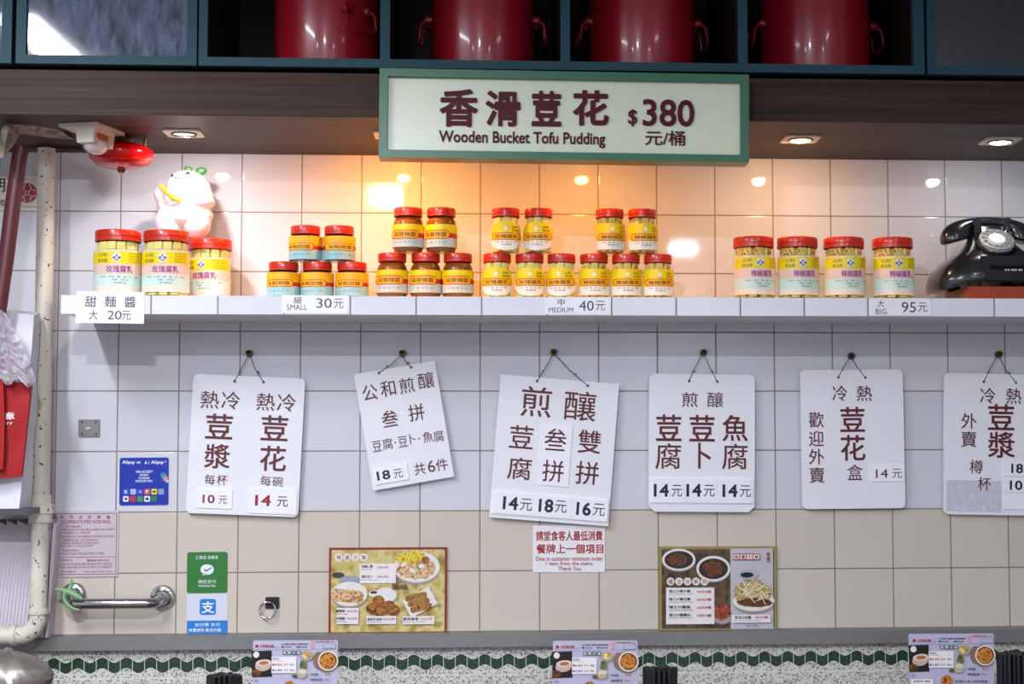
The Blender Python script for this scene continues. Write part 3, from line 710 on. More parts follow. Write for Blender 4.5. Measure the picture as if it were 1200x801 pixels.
def make_jar(name, R, H, kind, variant):
    root = empty(name, (0, 0, 0), '-', 'jar')
    big = kind == 'big'
    zs, zn, zl = (.765, .825, .84) if big else ((.80, .83, .81) if kind == 'small' else (.74, .80, .82))
    if kind == 'small': zs, zn, zl = .70, .76, .77
    rn = (.91 if big else .86) * R
    g = MB(); g.lathe([(.001, 0), (R * .93, 0), (R * .985, .003), (R, .008), (R, H * (zs - .08)), (R * .985, H * (zs - .03)), (rn + .002, H * zs), (rn, H * zn), (rn, H * .95)], n=40, cap=False)
    g.done('glass', jar_glass, root)
    c = MB()
    if variant in ('rose', 'chili') :
        cs = .0205 if big else .017; Ri = R - .0035
        nlay = int(H * (zn + .005) / cs); csz = (H * (zn + .005) - .004) / nlay; nr = max(6, int(2 * PI * (Ri - cs / 2) / (cs * 1.06)))
        for lay in range(nlay):
            z = .004 + lay * csz
            for i in range(nr):
                a = 2 * PI * (i + (.5 if lay % 2 else 0)) / nr + random.uniform(-.05, .05); rr = Ri - cs * .62 - (0 if z + cs < H * (zs - .06) else R * .02 if z + cs < H * zs else R * (.05 if big else .08))
                p = Matrix.Translation((rr * math.cos(a), rr * math.sin(a), z + csz / 2)) @ Matrix.Rotation(a + random.uniform(-.12, .12), 4, 'Z') @ Matrix.Rotation(random.uniform(-.06, .06), 4, 'Y')
                bmesh.ops.create_cube(c.bm, size=cs * .94, matrix=p)
        for v in c.bm.verts: v.co.z = max(v.co.z, .0022)
        c.bevel(.0018, 2); c.mi = 1
        c.lathe([(.001, .003), (Ri - cs * 1.1, .003), (Ri - cs * 1.1, H * zs), (.001, H * zs)], n=24, cap=False)
        c.done('contents', [tofu_y if variant == 'rose' else chili_y, tofu_core], root)
    else:
        Ri = R - .003
        c.lathe([(.001, .003), (Ri * .93, .003), (Ri, .010), (Ri, H * (zs - .08)), (Ri * .97, H * (zs - .035)), (rn - .003, H * zn - .002), (.001, H * zn - .002)], n=32, cap=False)
        c.done('contents', sauce if kind == 'mid' else sauce2, root)
    l = MB(); rl = R * (.955 if big else .90); z0 = H * zl
    l.lathe([(rl * .97, z0 - .001), (rl, z0), (rl, z0 + H * .05), (rl * .975, z0 + H * .055), (rl * .975, z0 + H * .065), (rl, z0 + H * .07), (rl * 1.0, H - .004), (rl * .98, H - .001), (rl * .94, H), (rl * .9, H - .0012), (.001, H - .0012)], n=48, cap=False)
    for i in range(0):
        pass
    l.done('lid', lid_red, root)
    A = R * 1.42      # half arc of a wrap label
    if big:
        b = MB(); Rl = R + .0004
        cstrip(b, Rl, -A, A, H * .07, H * .69)
        b.mi = 1; cstrip(b, Rl + .0002, -A * .95, A * .95, H * .485, H * .665)
        b.mi = 2; cstrip(b, Rl + .0002, -A * .95, A * .95, H * .33, H * .480)
        b.mi = 3; cstrip(b, Rl + .0002, -A * .95, A * .95, H * .155, H * .323)
        b.mi = 4; cstrip(b, Rl + .0002, -A * .95, A * .95, H * .115, H * .122); cstrip(b, Rl + .0002, -A * .97, A * .97, H * .673, H * .679)
        lab = b.done('label', [l_cream, l_yel, l_pink, l_mint, l_pink], root)
        b = MB(); ctext(b, '玫瑰腐乳' if variant == 'rose' else '辣椒腐乳', R * .12, H * .404, R * 1.12, H * .105, Rl + .0005, .02)
        b.done('lettering', l_purp, lab, smooth=False)
        b = MB(); ctext(b, '公和', -R * .62, H * .612, R * .44, H * .055, Rl + .0005); ctext(b, '荳品廠', -R * .62, H * .532, R * .5, H * .055, Rl + .0005)
        b.done('lettering', l_olive, lab, smooth=False); b = MB()
        for q in range(4): ctext(b, ['豆香濃郁味道', '幼滑鮮美佐餐', '香港製造公和', '開罐後請冷藏'][q], R * .78, H * (.64 - .04 * q), R * .55, H * .022, Rl + .0005, 0)
        b.done('fine_print', l_olive, lab, smooth=False)
        b = MB()
        for q, (t_, ww) in enumerate([('成份：大豆、鹽、酒、水、香料', 1.7), ('淨重：六百克', .7), ('香港製造', .5)]): ctext(b, t_, R * .15, H * (.29 - .045 * q), R * ww, H * .024, Rl + .0005, 0)
        b.done('lettering', l_dk, lab, smooth=False)
        b = MB(); cround(b, Rl + .0006, 0, H * .577, H * .135, H * .135, 16); b.mi = 1
        for q in (-.035, .035): cround(b, Rl + .0008, H * q, H * .572, H * .05, H * .045, 8)
        cround(b, Rl + .0008, 0, H * .537, H * .06, H * .022, 8); cround(b, Rl + .0008, 0, H * .607, H * .03, H * .045, 8)
        b.done('emblem', [l_white, l_emb], lab, smooth=False)
    elif kind == 'mid' and variant in ('rose', 'chili'):
        b = MB(); Rl = R + .0004
        if variant == 'rose':
            hw, zc, hh = R * 1.28, H * .37, H * .315
            def top(x): return zc + hh * math.sqrt(max(1 - (x / hw) ** 2, 0)) ** .8
            def bot(x): return zc - hh * math.sqrt(max(1 - (x / hw) ** 2, 0)) ** .8
        else:
            hw = R * 1.35
            def top(x): return H * .66
            def bot(x): return H * .08
        sp = H * .29
        cstrip(b, Rl, -hw, hw, lambda x: min(max(sp, bot(x)), top(x)), top, 36)
        b.mi = 1; cstrip(b, Rl, -hw, hw, bot, lambda x: max(min(sp, top(x)), bot(x)), 36)
        zc_ = H * .36
        b.mi = 2; cround(b, Rl + .0003, 0, zc_, R * 2.2, H * .165)
        b.mi = 3; cround(b, Rl + .0006, 0, zc_, R * 2.08, H * .135)
        lab = b.done('label', [l_yel, l_white, l_red, l_org], root)
        b = MB(); ctext(b, '玫瑰腐乳' if variant == 'rose' else '辣椒腐乳', 0, zc_, R * 1.6, H * .085, Rl + .001, .01); b.done('lettering', l_brown, lab, smooth=False)
        b = MB(); ctext(b, '公和', R * .55, H * .565, R * .42, H * .05, Rl + .0005, .01); ctext(b, '荳品廠', R * .62, H * .495, R * .5, H * .045, Rl + .0005, .01); b.done('lettering', l_red if variant == 'chili' else l_brown, lab, smooth=False)
        b = MB(); ctext(b, '大豆、鹽、酒、水、香料', 0, H * .235, R * 1.5, H * .03, Rl + .0005, 0); ctext(b, '香港製造', 0, H * .18, R * .7, H * .03, Rl + .0005, 0); b.done('lettering', l_dk, lab, smooth=False)
        b = MB(); cround(b, Rl + .0006, -R * .05, H * .535, H * .09, H * .09, 12); b.done('emblem', l_white, lab, smooth=False)
    else:
        b = MB(); Rl = R + .0004; t = dict(mid=(.12, .62, .37), small=(.05, .70, .37))[kind]
        zt, zm = H * t[1], H * t[2]; zb_ = H * t[0]; A = R * 2.2
        cstrip(b, Rl, -A, A, zm + .001, zt, 48)
        b.mi = 1; cstrip(b, Rl, -A, A, zb_, zm - H * .05, 48)
        b.mi = 2; cstrip(b, Rl, -A, A, zm - H * .05, zm + .001, 48); cstrip(b, Rl + .0002, -A, A, zm - H * .03, zm + H * .06, 48)
        zc_ = zm + H * .025
        cround(b, Rl + .0004, -R * .15, zc_, R * 2.1, H * .2)
        b.mi = 3; cround(b, Rl + .0007, -R * .15, zc_, R * 2.0, H * .165)
        lab = b.done('label', [l_yel if kind == 'mid' else l_org, l_grey if kind == 'mid' else l_blue, l_red, l_org], root)
        b = MB(); ctext(b, '蒜蓉辣醬' if kind == 'mid' else '秘製甜醬', -R * .1, zc_, R * 1.5, H * .1, Rl + .001, .008); b.done('lettering', l_brown, lab, smooth=False)
        b = MB(); ctext(b, '大豆、辣椒、鹽、水、香料', -R * .1, (zb_ + zm - H * .05) / 2, R * 1.5, H * .03, Rl + .0005, 0); b.done('lettering', l_dk, lab, smooth=False)
    return root
PROTO = {}
def put(kind, variant, R, H, px, d, z, rot, label, group, py=320, tilt=0):
    key = (kind, variant, round(R, 4), round(H, 4))
    if key not in PROTO:
        PROTO[key] = o = make_jar('bean_curd_jar' if variant in ('rose', 'chili') else 'sauce_jar', R, H, kind, variant)
    else: o = copy_tree(PROTO[key])
    o.location = (xat(px, d, py), -d, z); o.rotation_euler = (0, math.radians(tilt), math.radians(rot))
    o['label'] = label; o['group'] = group
    return o
JD = .215
def Hto(py, d, px): return zat(py, d, px) - SZ
# big jars on the right
R_, H_ = .0516, Hto(279.5, JD, 960)
for px, rt, lb in ((883.2, 8, 'first large chili bean curd jar from the left in the row of four'), (934.6, 3, 'second large chili bean curd jar from the left in the row of four'), (989, 4, 'third large chili bean curd jar from the left in the row of four'), (1046, 2, 'large chili bean curd jar nearest the black telephone')):
    put('big', 'chili', R_, H_, px, JD, SZ + .0002, rt, lb, 'large chili bean curd jars')
R2, H2 = .0560, Hto(271.5, JD, 165)
put('big', 'rose', R2, H2, 138, JD, SZ + .0002, 10, 'large rose bean curd jar at the left end of the shelf', 'large rose bean curd jars')
put('big', 'rose', R2, H2, 194.8, JD, SZ + .0002, 2, 'large rose bean curd jar in the middle of three, in front of the white figurine', 'large rose bean curd jars')
R3, H3 = .0545, Hto(281.5, .098, 247)
put('big', 'rose', R3, H3, 246.5, .098, SZ + .0002, -14, 'large rose bean curd jar set back with the white figurine standing on its lid', 'large rose bean curd jars')
FIG_Z = SZ + H3 + .0004
# small sauce jars
Rs, Hs = .0390, Hto(308, JD, 372)
for px, rt, lb in ((332.5, -8, 'small sauce jar at the left of the bottom row above the 30 card'), (372, -12, 'small sauce jar in the middle of the bottom row above the 30 card'), (412.5, -2, 'small sauce jar at the right of the bottom row above the 30 card')):
    put('small', 'sauce', Rs, Hs, px, JD, SZ + .0002, rt, lb, 'small sauce jars')
for px, rt, lb in ((358, -14, 'small sauce jar on the left of the two stacked above the 30 card'), (397.5, 14, 'small sauce jar on the right of the two stacked above the 30 card')):
    put('small', 'sauce', Rs, Hs, px, JD, SZ + Hs + .0006, rt, lb, 'small sauce jars', 285)
# medium jars
Rm, Hm = .0382, .1085
for px, rt, lb in ((459.5, -4, 'brown sauce jar at the left of its bottom row of three'), (498.8, -6, 'brown sauce jar in the middle of its bottom row of three'), (536.5, 3, 'brown sauce jar at the right of its bottom row of three, label set low')):
    put('mid', 'sauce', Rm, Hm, px, JD, SZ + .0002, rt, lb, 'medium brown sauce jars')
for px, rt, lb in ((478.3, -6, 'brown sauce jar stacked on the left of the upper pair'), (517, -16, 'brown sauce jar stacked on the right of the upper pair')):
    put('mid', 'sauce', Rm, Hm, px, JD, SZ + Hm + .0006, rt, lb, 'medium brown sauce jars', 270)
Rm2, Hm2 = .0378, .1085
for px, rt, lb in ((582.5, -2, 'medium rose bean curd jar at the left of its bottom row, oval label'), (620.5, 3, 'medium rose bean curd jar in the middle of its bottom row, oval label'), (658, -10, 'medium rose jar at the right of its bottom row, next to the chili jars')):
    put('mid', 'rose', Rm2, Hm2, px, JD, SZ + .0002, rt, lb, 'medium rose bean curd jars')
for px, rt, lb in ((592.5, 2, 'medium rose bean curd jar stacked on the left of the upper pair'), (631, -8, 'medium rose bean curd jar stacked on the right of the upper pair')):
    put('mid', 'rose', Rm2, Hm2, px, JD, SZ + Hm2 + .0006, rt, lb, 'medium rose bean curd jars', 270)
for px, rt, lb in ((696, 0, 'medium chili jar at the left of its bottom row, next to the rose jars'), (733.5, 3, 'medium chili bean curd jar in the middle of its bottom row'), (771, 3, 'medium chili bean curd jar at the right of its bottom row')):
    put('mid', 'chili', Rm2, Hm2, px, JD, SZ + .0002, rt, lb, 'medium chili bean curd jars')
for px, rt, lb in ((714.5, 8, 'medium chili bean curd jar stacked on the left of the upper pair'), (752.5, 10, 'medium chili bean curd jar stacked on the right of the upper pair')):
    put('mid', 'chili', Rm2, Hm2, px, JD, SZ + Hm2 + .0006, rt, lb, 'medium chili bean curd jars', 270)

# ================================================================== FIGURINE
fw = M('white_glazed_figurine', 'F4EFEC', .35, var=.02, coat=.3)
FD = .098; fk = ppm(218, 240, FD)
def fp(px, py, dy=0): q = at(px, py, FD); return Vector((q.x, -FD + dy / fk, q.z))
fig = empty('figurine', (fp(222, 281).x, -FD, FIG_Z), 'white smiling figurine with green leaves and yellow sash standing on jar lids', 'figurine')
m = MB()
rz = Matrix.Rotation(math.radians(18), 3, 'Y')
HC = fp(221, 222, 2); 
m.sphere(HC, 1 / fk, 32, (27, 21, 23), rz)
m.sphere(fp(222, 230, 1), 1 / fk, 28, (28.5, 24, 16))
m.sphere(fp(236, 239, -2), 1 / fk, 24, (17, 20, 8), Matrix.Rotation(math.radians(-8), 3, 'Y'))
m.sphere(fp(217, 252, 0), 1 / fk, 28, (33, 23, 17))
m.sphere(fp(231, 262, -2), 1 / fk, 24, (17, 18, 19.5)); m.sphere(fp(199, 262, -2), 1 / fk, 24, (17, 18, 20))
m.sphere(fp(190.5, 230, -10), 1 / fk, 20, (8.5, 10, 9.5)); m.sphere(fp(194, 239, -4), 1 / fk, 20, (10, 12, 10))
body = m.done('body', fw, fig)
for v in body.data.vertices:
    if v.co.z < .0003: v.co.z = .0003 + (v.co.z - .0003) * .02
rm = body.modifiers.new('remesh', 'REMESH'); rm.mode = 'VOXEL'; rm.voxel_size = .0022; rm.use_smooth_shade = True
sm = body.modifiers.new('smooth', 'SMOOTH'); sm.factor = .6; sm.iterations = 8
def on_head(px, py, lift=.0013):
    p = fp(px, py); q = rz.inverted() @ (p - HC) * fk
    # front of the head ellipsoid
    t = 1 - (q.x / 27) ** 2 - (q.z / 23) ** 2
    return Vector((p.x, HC.y - 21 / fk * math.sqrt(max(t, .02)) - lift, p.z))
fblk = M('black_figurine_paint', '101010', .3); fpk = M('pink_cheek_paint', 'E8A98C', .5); fyl = M('yellow_sash_paint', 'E9BE1A', .4, var=.1); fgr = M('green_leaf_paint', '3F7A36', .4, var=.15)
m = MB(); m.sphere(on_head(222.5, 205), 1 / fk, 12, (2.7, 1, 1.8)); m.sphere(on_head(203.5, 207), 1 / fk, 12, (1.6, 1, 1.7)); m.done('eyes', fblk, body)
m = MB(); m.tube([on_head(206.5, 209.5), on_head(208.5, 211), on_head(212, 211.6), on_head(215.5, 210.6), on_head(217.5, 209)], .0011, 8); m.done('mouth', fblk, body)
m = MB(); m.sphere(on_head(233, 213.5, .0008), 1 / fk, 14, (5, .8, 3.4), Matrix.Rotation(math.radians(25), 3, 'Y')); m.done('cheek', fpk, body)
m = MB(); m.tube([fp(192, 220, -20), fp(196, 224, -22.5), fp(201, 230, -24), fp(208, 235, -24.5), fp(216, 238.5, -23.5)], [.003, .0045, .006, .0075, .006], 12); m.done('sash', fyl, fig)
m = MB(); m.sphere(fp(220.5, 198.5, 0), 1 / fk, 16, (5.2, 2.4, 3.8), Matrix.Rotation(math.radians(15), 3, 'Y')); m.sphere(fp(235.5, 200.5, 0), 1 / fk, 16, (7.2, 2.6, 4.8), Matrix.Rotation(math.radians(-8), 3, 'Y'))
m.tube([fp(227, 204, 0), fp(222, 200, 0)], .002, 8); m.tube([fp(228, 204, 0), fp(234, 201, 0)], .002, 8)
m.done('leaf', fgr, fig)

# ================================================================== TELEPHONE
bake = M('black_bakelite', '1E1F22', .24, var=.2, scale=10, coat=.5)
bake2 = M('black_phone_panel', '20222A', .18, var=.2, coat=.8)
chrome = M('chrome', 'D8D8DC', .12, 1.0, var=.03)
ivory = M('ivory_dial_plate', 'E6E2D2', .35, var=.05)
TD = .17; tk = 489.0
PXC = 1160
pb = at(PXC, 340, TD); TB = Vector((pb.x, -TD, SZ))
def tp(x, y, zpx):   # x: px right of centre, y: px away from the viewer, zpx: px above the shelf
    return Vector((TB.x + x / tk, TB.y + y / tk, TB.z + zpx / tk))
ph = empty('telephone', TB, 'old black rotary telephone at the right end of the shelf', 'telephone')
YB_ = 353.5
def sect(y, hw, yf, yb, n=44, p=3.2):
    r = []
    for i in range(n):
        a = 2 * PI * i / n; ca, sa = math.cos(a), math.sin(a)
        ex = abs(ca) ** (2 / p) * (1 if ca > 0 else -1); ey = abs(sa) ** (2 / p) * (1 if sa > 0 else -1)
        x = ex * hw; yy = (yf + yb) / 2 + ey * (yb - yf) / 2
        zz = YB_ - y
        if y > 315:
            t = max(0, min(1, (abs(x) - 38) / 26)); zz -= 7.5 * t * (y - 315) / 18
        r.append(tp(x, yy, zz))
    return r
b = MB()
b.loft([sect(333, 50, -40, 40), sect(333.2, 73, -52, 48), sect(329, 74.5, -54, 49), sect(322, 73, -53, 48), sect(314, 67, -51, 46), sect(306, 58, -48, 43), sect(301.5, 51, -44.5, 40), sect(299, 47, -42, 38),
        sect(292, 37, -35, 32, p=2.8), sect(284, 29.5, -27, 27, p=2.6), sect(276, 25, -19, 24, p=2.6), sect(268, 23, -11, 22, p=2.6), sect(262, 24, -9, 20, p=2.6), sect(260, 22, -7, 18, p=2.6)])
b.done('body', bake, ph, ang=60)
b = MB(); b.hexa([tp(-24, -56.5, YB_ - 331.5), tp(24, -56.5, YB_ - 331.5), tp(24, -40, YB_ - 331.5), tp(-24, -40, YB_ - 331.5), tp(-26, -47.5, YB_ - 302), tp(26, -47.5, YB_ - 302), tp(26, -30, YB_ - 302), tp(-26, -30, YB_ - 302)])
b.bevel(.003, 3); pan = b.done('front_panel', bake2, ph)
b = MB(); b.hexa([tp(-16, -57, YB_ - 315), tp(30, -57, YB_ - 315), tp(30, -50, YB_ - 315), tp(-16, -50, YB_ - 315), tp(-16, -55.5, YB_ - 312), tp(30, -55.5, YB_ - 312), tp(30, -50, YB_ - 312), tp(-16, -50, YB_ - 312)]); b.bevel(.001)
b.done('panel_rib', bake2, ph)
b = MB()
for i, (q, w_) in enumerate(((0, 1.4), (3.2, 1.4), (7.2, 2.0), (10, 1.2), (12.2, 1.4), (16, 1.4), (18.2, 1.8))):
    b.hexa([tp(q, -56.6, YB_ - 320.4), tp(q + w_, -56.6, YB_ - 320.4), tp(q + w_, -54, YB_ - 320.4), tp(q, -54, YB_ - 320.4), tp(q, -56.0, YB_ - 318.2), tp(q + w_, -56.0, YB_ - 318.2), tp(q + w_, -54, YB_ - 318.2), tp(q, -54, YB_ - 318.2)])
b.done('nameplate_marks', M('pale_phone_print', 'D8D8D8', .4), ph, smooth=False)
# dial
dn = Vector((0, -math.cos(math.radians(46)), math.sin(math.radians(46)))); dx = Vector((1, 0, 0)); du = Vector((0, math.sin(math.radians(46)), math.cos(math.radians(46))))
dc = tp(-1.5, -30, YB_ - 284)
def dpt(x, y, z): return dc + dx * (x / tk) + du * (y / tk) + dn * (z / tk)
b = MB(); b.disc_axis([(21.5 / tk, -10 / tk), (22.5 / tk, 1 / tk), (21.5 / tk, 2.2 / tk), (.0005, 2.2 / tk)], dc, dn, 40); b.done('dial_base', bake, ph)
b = MB(); b.disc_axis([(20.6 / tk, 2.2 / tk), (20.6 / tk, 3 / tk), (.0005, 3 / tk)], dc, dn, 40); nump = b.done('number_plate', ivory, ph)
# finger wheel with ten holes
b = MB(); Rw, Ri_, Rh, rh = 20.4, 9.5, 15.2, 3.0; zt_ = 5.2
n = 120
def hole_ring(k, i, z): 
    a = math.radians(60 + 28 * k); return dpt(Rh * math.cos(a) + rh * math.cos(2 * PI * i / 12), Rh * math.sin(a) + rh * math.sin(2 * PI * i / 12), z)
outer = [b.bm.verts.new(dpt(Rw * math.cos(2 * PI * i / 64), Rw * math.sin(2 * PI * i / 64), zt_)) for i in range(64)]
inner = [b.bm.verts.new(dpt(Ri_ * math.cos(2 * PI * i / 32), Ri_ * math.sin(2 * PI * i / 32), zt_)) for i in range(32)]
loops = [outer, inner] + [[b.bm.verts.new(hole_ring(k, i, zt_)) for i in range(12)] for k in range(10)]
es = []
for lp in loops:
    for i in range(len(lp)): es.append(b.bm.edges.new((lp[i], lp[(i + 1) % len(lp)])))
bmesh.ops.triangle_fill(b.bm, edges=es, use_beauty=True)
r = bmesh.ops.extrude_face_region(b.bm, geom=b.bm.faces[:])
for e in r['geom']:
    if isinstance(e, bmesh.types.BMVert): e.co -= dn * (1.6 / tk)
silver = M('satin_dial_wheel', 'CFCFD2', .22, .7, var=.04)
b.done('finger_wheel', silver, ph, ang=30)
b = MB(); b.disc_axis([(10.4 / tk, 2.8 / tk), (10.4 / tk, 5.6 / tk), (9.6 / tk, 6.6 / tk), (.0005, 6.8 / tk)], dc, dn, 36); b.done('dial_center', M('white_dial_card', 'EDEBE6', .3), ph)
b = MB()
for k in range(10):
    a = math.radians(60 + 28 * k)
    V, Fc = glyphs(str((k + 1) % 10))
    vs = [b.bm.verts.new(dpt(Rh * math.cos(a) + x * 2.2, Rh * math.sin(a) + y * 3.4, 3.2)) for x, y, l in V]
    for f in Fc: b.face([vs[i] for i in f])
b.done('dial_numbers', fblk, nump, smooth=False)
b = MB(); b.tube([dpt(19.5, 11, 2), dpt(20, 12, 7), dpt(16, 10, 8)], .0018, 8); b.tube([tp(13, -18, YB_ - 272), tp(14.5, -19, YB_ - 268), tp(15.5, -19, YB_ - 266), tp(16.5, -18, YB_ - 262)], .0017, 8)
b.done('finger_stop', chrome, ph)
# cradle and handset
b = MB()
for sx in (-1, 1):
    for yy in (-9, 15):
        b.hexa([tp(sx * 17 - 4.5, yy - 3.5, YB_ - 276), tp(sx * 17 + 4.5, yy - 3.5, YB_ - 276), tp(sx * 17 + 4.5, yy + 3.5, YB_ - 276), tp(sx * 17 - 4.5, yy + 3.5, YB_ - 276),
                tp(sx * 18.5 - 3.5, yy - 3.5 - (3 if yy < 0 else -3), YB_ - 252), tp(sx * 18.5 + 3.5, yy - 3.5 - (3 if yy < 0 else -3), YB_ - 252), tp(sx * 18.5 + 3.5, yy + 3.5 - (3 if yy < 0 else -3), YB_ - 252), tp(sx * 18.5 - 3.5, yy + 3.5 - (3 if yy < 0 else -3), YB_ - 252)])
    b.hexa([tp(sx * 17 - 4.5, -12, YB_ - 276), tp(sx * 17 + 4.5, -12, YB_ - 276), tp(sx * 17 + 4.5, 18, YB_ - 276), tp(sx * 17 - 4.5, 18, YB_ - 276), tp(sx * 17 - 4.5, -12, YB_ - 262), tp(sx * 17 + 4.5, -12, YB_ - 262), tp(sx * 17 + 4.5, 18, YB_ - 262), tp(sx * 17 - 4.5, 18, YB_ - 262)])
b.bevel(.0025, 2); b.done('cradle', bake, ph)
hs = []; 
pairs = [((1104, 284.5), (1137, 275.5), 15), ((1101.3, 281), (1138.5, 273), 16), ((1101, 272), (1138.5, 269.5), 15.5), ((1105, 263), (1139.5, 267), 14), ((1114, 256), (1141.5, 265), 12), ((1128, 251.3), (1145.5, 263.5), 10), ((1146, 248.6), (1152, 262), 8.5)]
rings = []
full = [((o[0] - 1160, o[1]), (i[0] - 1160, i[1]), w_) for o, i, w_ in pairs] + [((0, 248), (0, 261.5), 8.2)]
full += [((-o[0], o[1]), (-i[0], i[1]), w_) for o, i, w_ in full[-2::-1]]
for (o_, i_, w_) in full:
    c_ = tp((o_[0] + i_[0]) / 2, 4, YB_ - (o_[1] + i_[1]) / 2); nn = Vector(((o_[0] - i_[0]) / 2 / tk, 0, -(o_[1] - i_[1]) / 2 / tk))
    rings.append([c_ + Vector((0, 1, 0)) * (math.cos(2 * PI * k / 28) * w_ / tk) + nn * math.sin(2 * PI * k / 28) for k in range(28)])
b = MB(); b.loft(rings); b.bevel(.0012, 2, 60)
hsto = b.done('handset', bake, ph, ang=70, mods=())
ss = hsto.modifiers.new('subsurf', 'SUBSURF'); ss.levels = 1; ss.render_levels = 2
b = MB()
for sx in (-1, 1):
    for yy in (-42, 34):
        b.lathe([(.0005, 15.4 / tk), (7.5 / tk, 15.4 / tk), (8 / tk, 19 / tk), (7 / tk, 24 / tk), (.0005, 24 / tk)], tp(sx * 33 - (22 if sx > 0 else 0) * 0, yy, 0), 20)
b.done('foot', M('black_rubber', '0C0C0C', .7), ph)
orange = M('orange_lacquered_wood', 'A83E16', .35, var=.15, coat=.1, stretch=(1, 8, 8))
blk = empty('wooden_stand', (TB.x, -TD, SZ), 'low orange lacquered wooden stand under the black telephone', 'stand')
b = MB(); b.box(TB.x - 44 / tk, TB.x + 52 / tk, TB.y - 54 / tk, TB.y + 44 / tk, SZ + .0003, SZ + 8.5 / tk); b.bevel(.002); b.done('plinth', orange, blk)
b = MB(); b.box(TB.x - 42 / tk, TB.x + 50 / tk, TB.y - 51 / tk, TB.y + 42 / tk, SZ + 8.6 / tk, SZ + 15 / tk); b.bevel(.002); b.done('top_board', orange, blk)
# ================================================================== NOTICES AND STICKERS ON THE TILES
paper = M('white_notice_paper', 'EEECEE', .4, var=.02)
def sheet(name, cat, label, cx, cy, w_, h_, ang, m, d=.003, rad=0, d0=.0004, group=None):
    q = MB(); plate(q, cx, cy, w_, h_, ang, d0, d, rad); c = at(cx, cy, d)
    o = q.done(name, m, org=(c.x, -d, at(cx, cy + h_ / 2, d).z), smooth=False); return tag(o, label, cat, group)
def letter(o, items, m, ang, d, name='lettering'):
    q = MB()
    for (s, x, y, gw, gh, of) in items: text(q, s, x, y, gw, gh, ang, d, of)
    return q.done(name, m, o, smooth=False)
n = sheet('notice', 'notice', 'white minimum order notice in red lettering below the largest menu board', 666.8, 642.7, 84.5, 54.5, .2, paper)
letter(n, [('請堂食客人最低消費', 667.2, 627.4, 78, 11.8, .03), ('餐牌上一個項目', 667.9, 642.7, 78.6, 11.4, .03), ('Dine in customer minimum order', 667.2, 654.2, 78.6, 5.2, .02), ('1 item from the menu', 667, 659.8, 55, 4.6, .02), ('Thank You', 667.6, 665.8, 27, 4.8, .02)], M('red_notice_print', 'A8121E', .5, var=.08), .2, .0034)
# fire hose notice
fp_ = M('pinkish_plastic_notice', 'C6BCC2', .35, var=.04); fred = M('faded_red_print', '9C3048', .5, var=.12)
n = sheet('notice', 'notice', 'faded pink fire hose reel notice above the chrome grab bar', 100.3, 637, 76.5, 78, -.3, fp_, d=.004)
L = [('使', 72, 605.6, 4, 4, .01), ('用', 83.5, 605.6, 4, 4, .01), ('消', 94.5, 605.6, 4, 4, .01), ('防', 105, 605.6, 4, 4, .01), ('喉', 116, 605.6, 4, 4, .01), ('轆', 127, 605.6, 4, 4, .01),
     ('TO OPERATE FIRE HOSE REEL', 100, 611, 60, 4, .012), ('（一）打破火警鐘掣玻璃', 82.5, 616.7, 24, 2.5, 0), ('BREAK GLASS OF THE FIRE ALARM CALL POINT', 101.7, 620.2, 64, 2.6, .006),
     ('（二）拉出喉轆之前，先開水掣', 86, 624, 40, 2.5, 0), ('OPEN CONTROL VALVE BEFORE RUNNING OUT HOSE', 101.7, 628.2, 64, 2.6, .006), ('（三）開啟喉咀水掣，向火焰底部射水', 91, 632.4, 50, 2.5, 0),
     ('TURN ON WATER AT NOZZLE AND', 92.5, 636, 46, 2.6, .006), ('DIRECT JET AT BASE OF FIRE', 89, 639.7, 40, 2.6, .006), ('（不適用於電火）', 82.5, 644.6, 22, 2.5, 0), ('NOT SUITABLE FOR ELECTRICAL FIRES', 96, 648.3, 52, 2.7, .006),
     ('消防條例', 77, 656.2, 14, 2.7, .006), ('嚴禁將消防用水', 115.2, 656.2, 27, 2.7, .006), ('USE OF WATER FROM FIRE SERVICES FOR PURPOSES', 100, 660.6, 63, 2.6, .006), ('OTHER THAN FIRE FIGHTING IS STRICTLY PROHIBITED', 100, 664.2, 63, 2.6, .006), ('消防處長示', 79.5, 669.6, 20, 2.4, 0), ('FIRE SERVICES DEPT', 115.5, 669.6, 33, 2.4, 0)]
letter(n, L, fred, -.3, .0044)
q = MB()
for (x, y, w_, h_) in ((100, 601.4, 72.5, .7), (100, 672.6, 72.5, .7), (64, 637, .7, 72), (136.2, 637, .7, 72), (100, 652.4, 72.5, .6)): plate(q, x, y, w_, h_, -.3, None, .0043)
q.done('border_line', fred, n, smooth=False)
# blue payment sticker
blue = M('blue_sticker', '0A2CA6', .3, var=.03); wprint = M('white_print', 'EEF2FA', .4, var=.02)
n = sheet('sticker', 'sticker', 'blue payment sticker with rows of small app icons, above the fire notice', 168.8, 563.8, 57.6, 56.5, -.3, blue, d=.0016, rad=2.5)
letter(n, [('Alipay', 150.8, 541.8, 15, 5.2, .02), ('HK', 162.5, 541.6, 4.5, 2.8, .03), ('A', 171, 541.6, 3.2, 3.8, .03), ('|', 174.4, 541.8, .5, 4.4, .02), ('Alipay', 184.5, 541.8, 15, 5.2, .02), ('+', 194, 540.5, 2, 2, .03),
           ('WE ACCEPT', 169, 552.4, 20, 3, .02), ('我們接受', 168.8, 556.3, 10.5, 2.8, .01), ('支付寶香港', 168.8, 559.9, 13, 2.6, .01), ('歡迎使用電子錢包', 168.8, 563.3, 20, 2.8, .01)], wprint, -.3, .002)
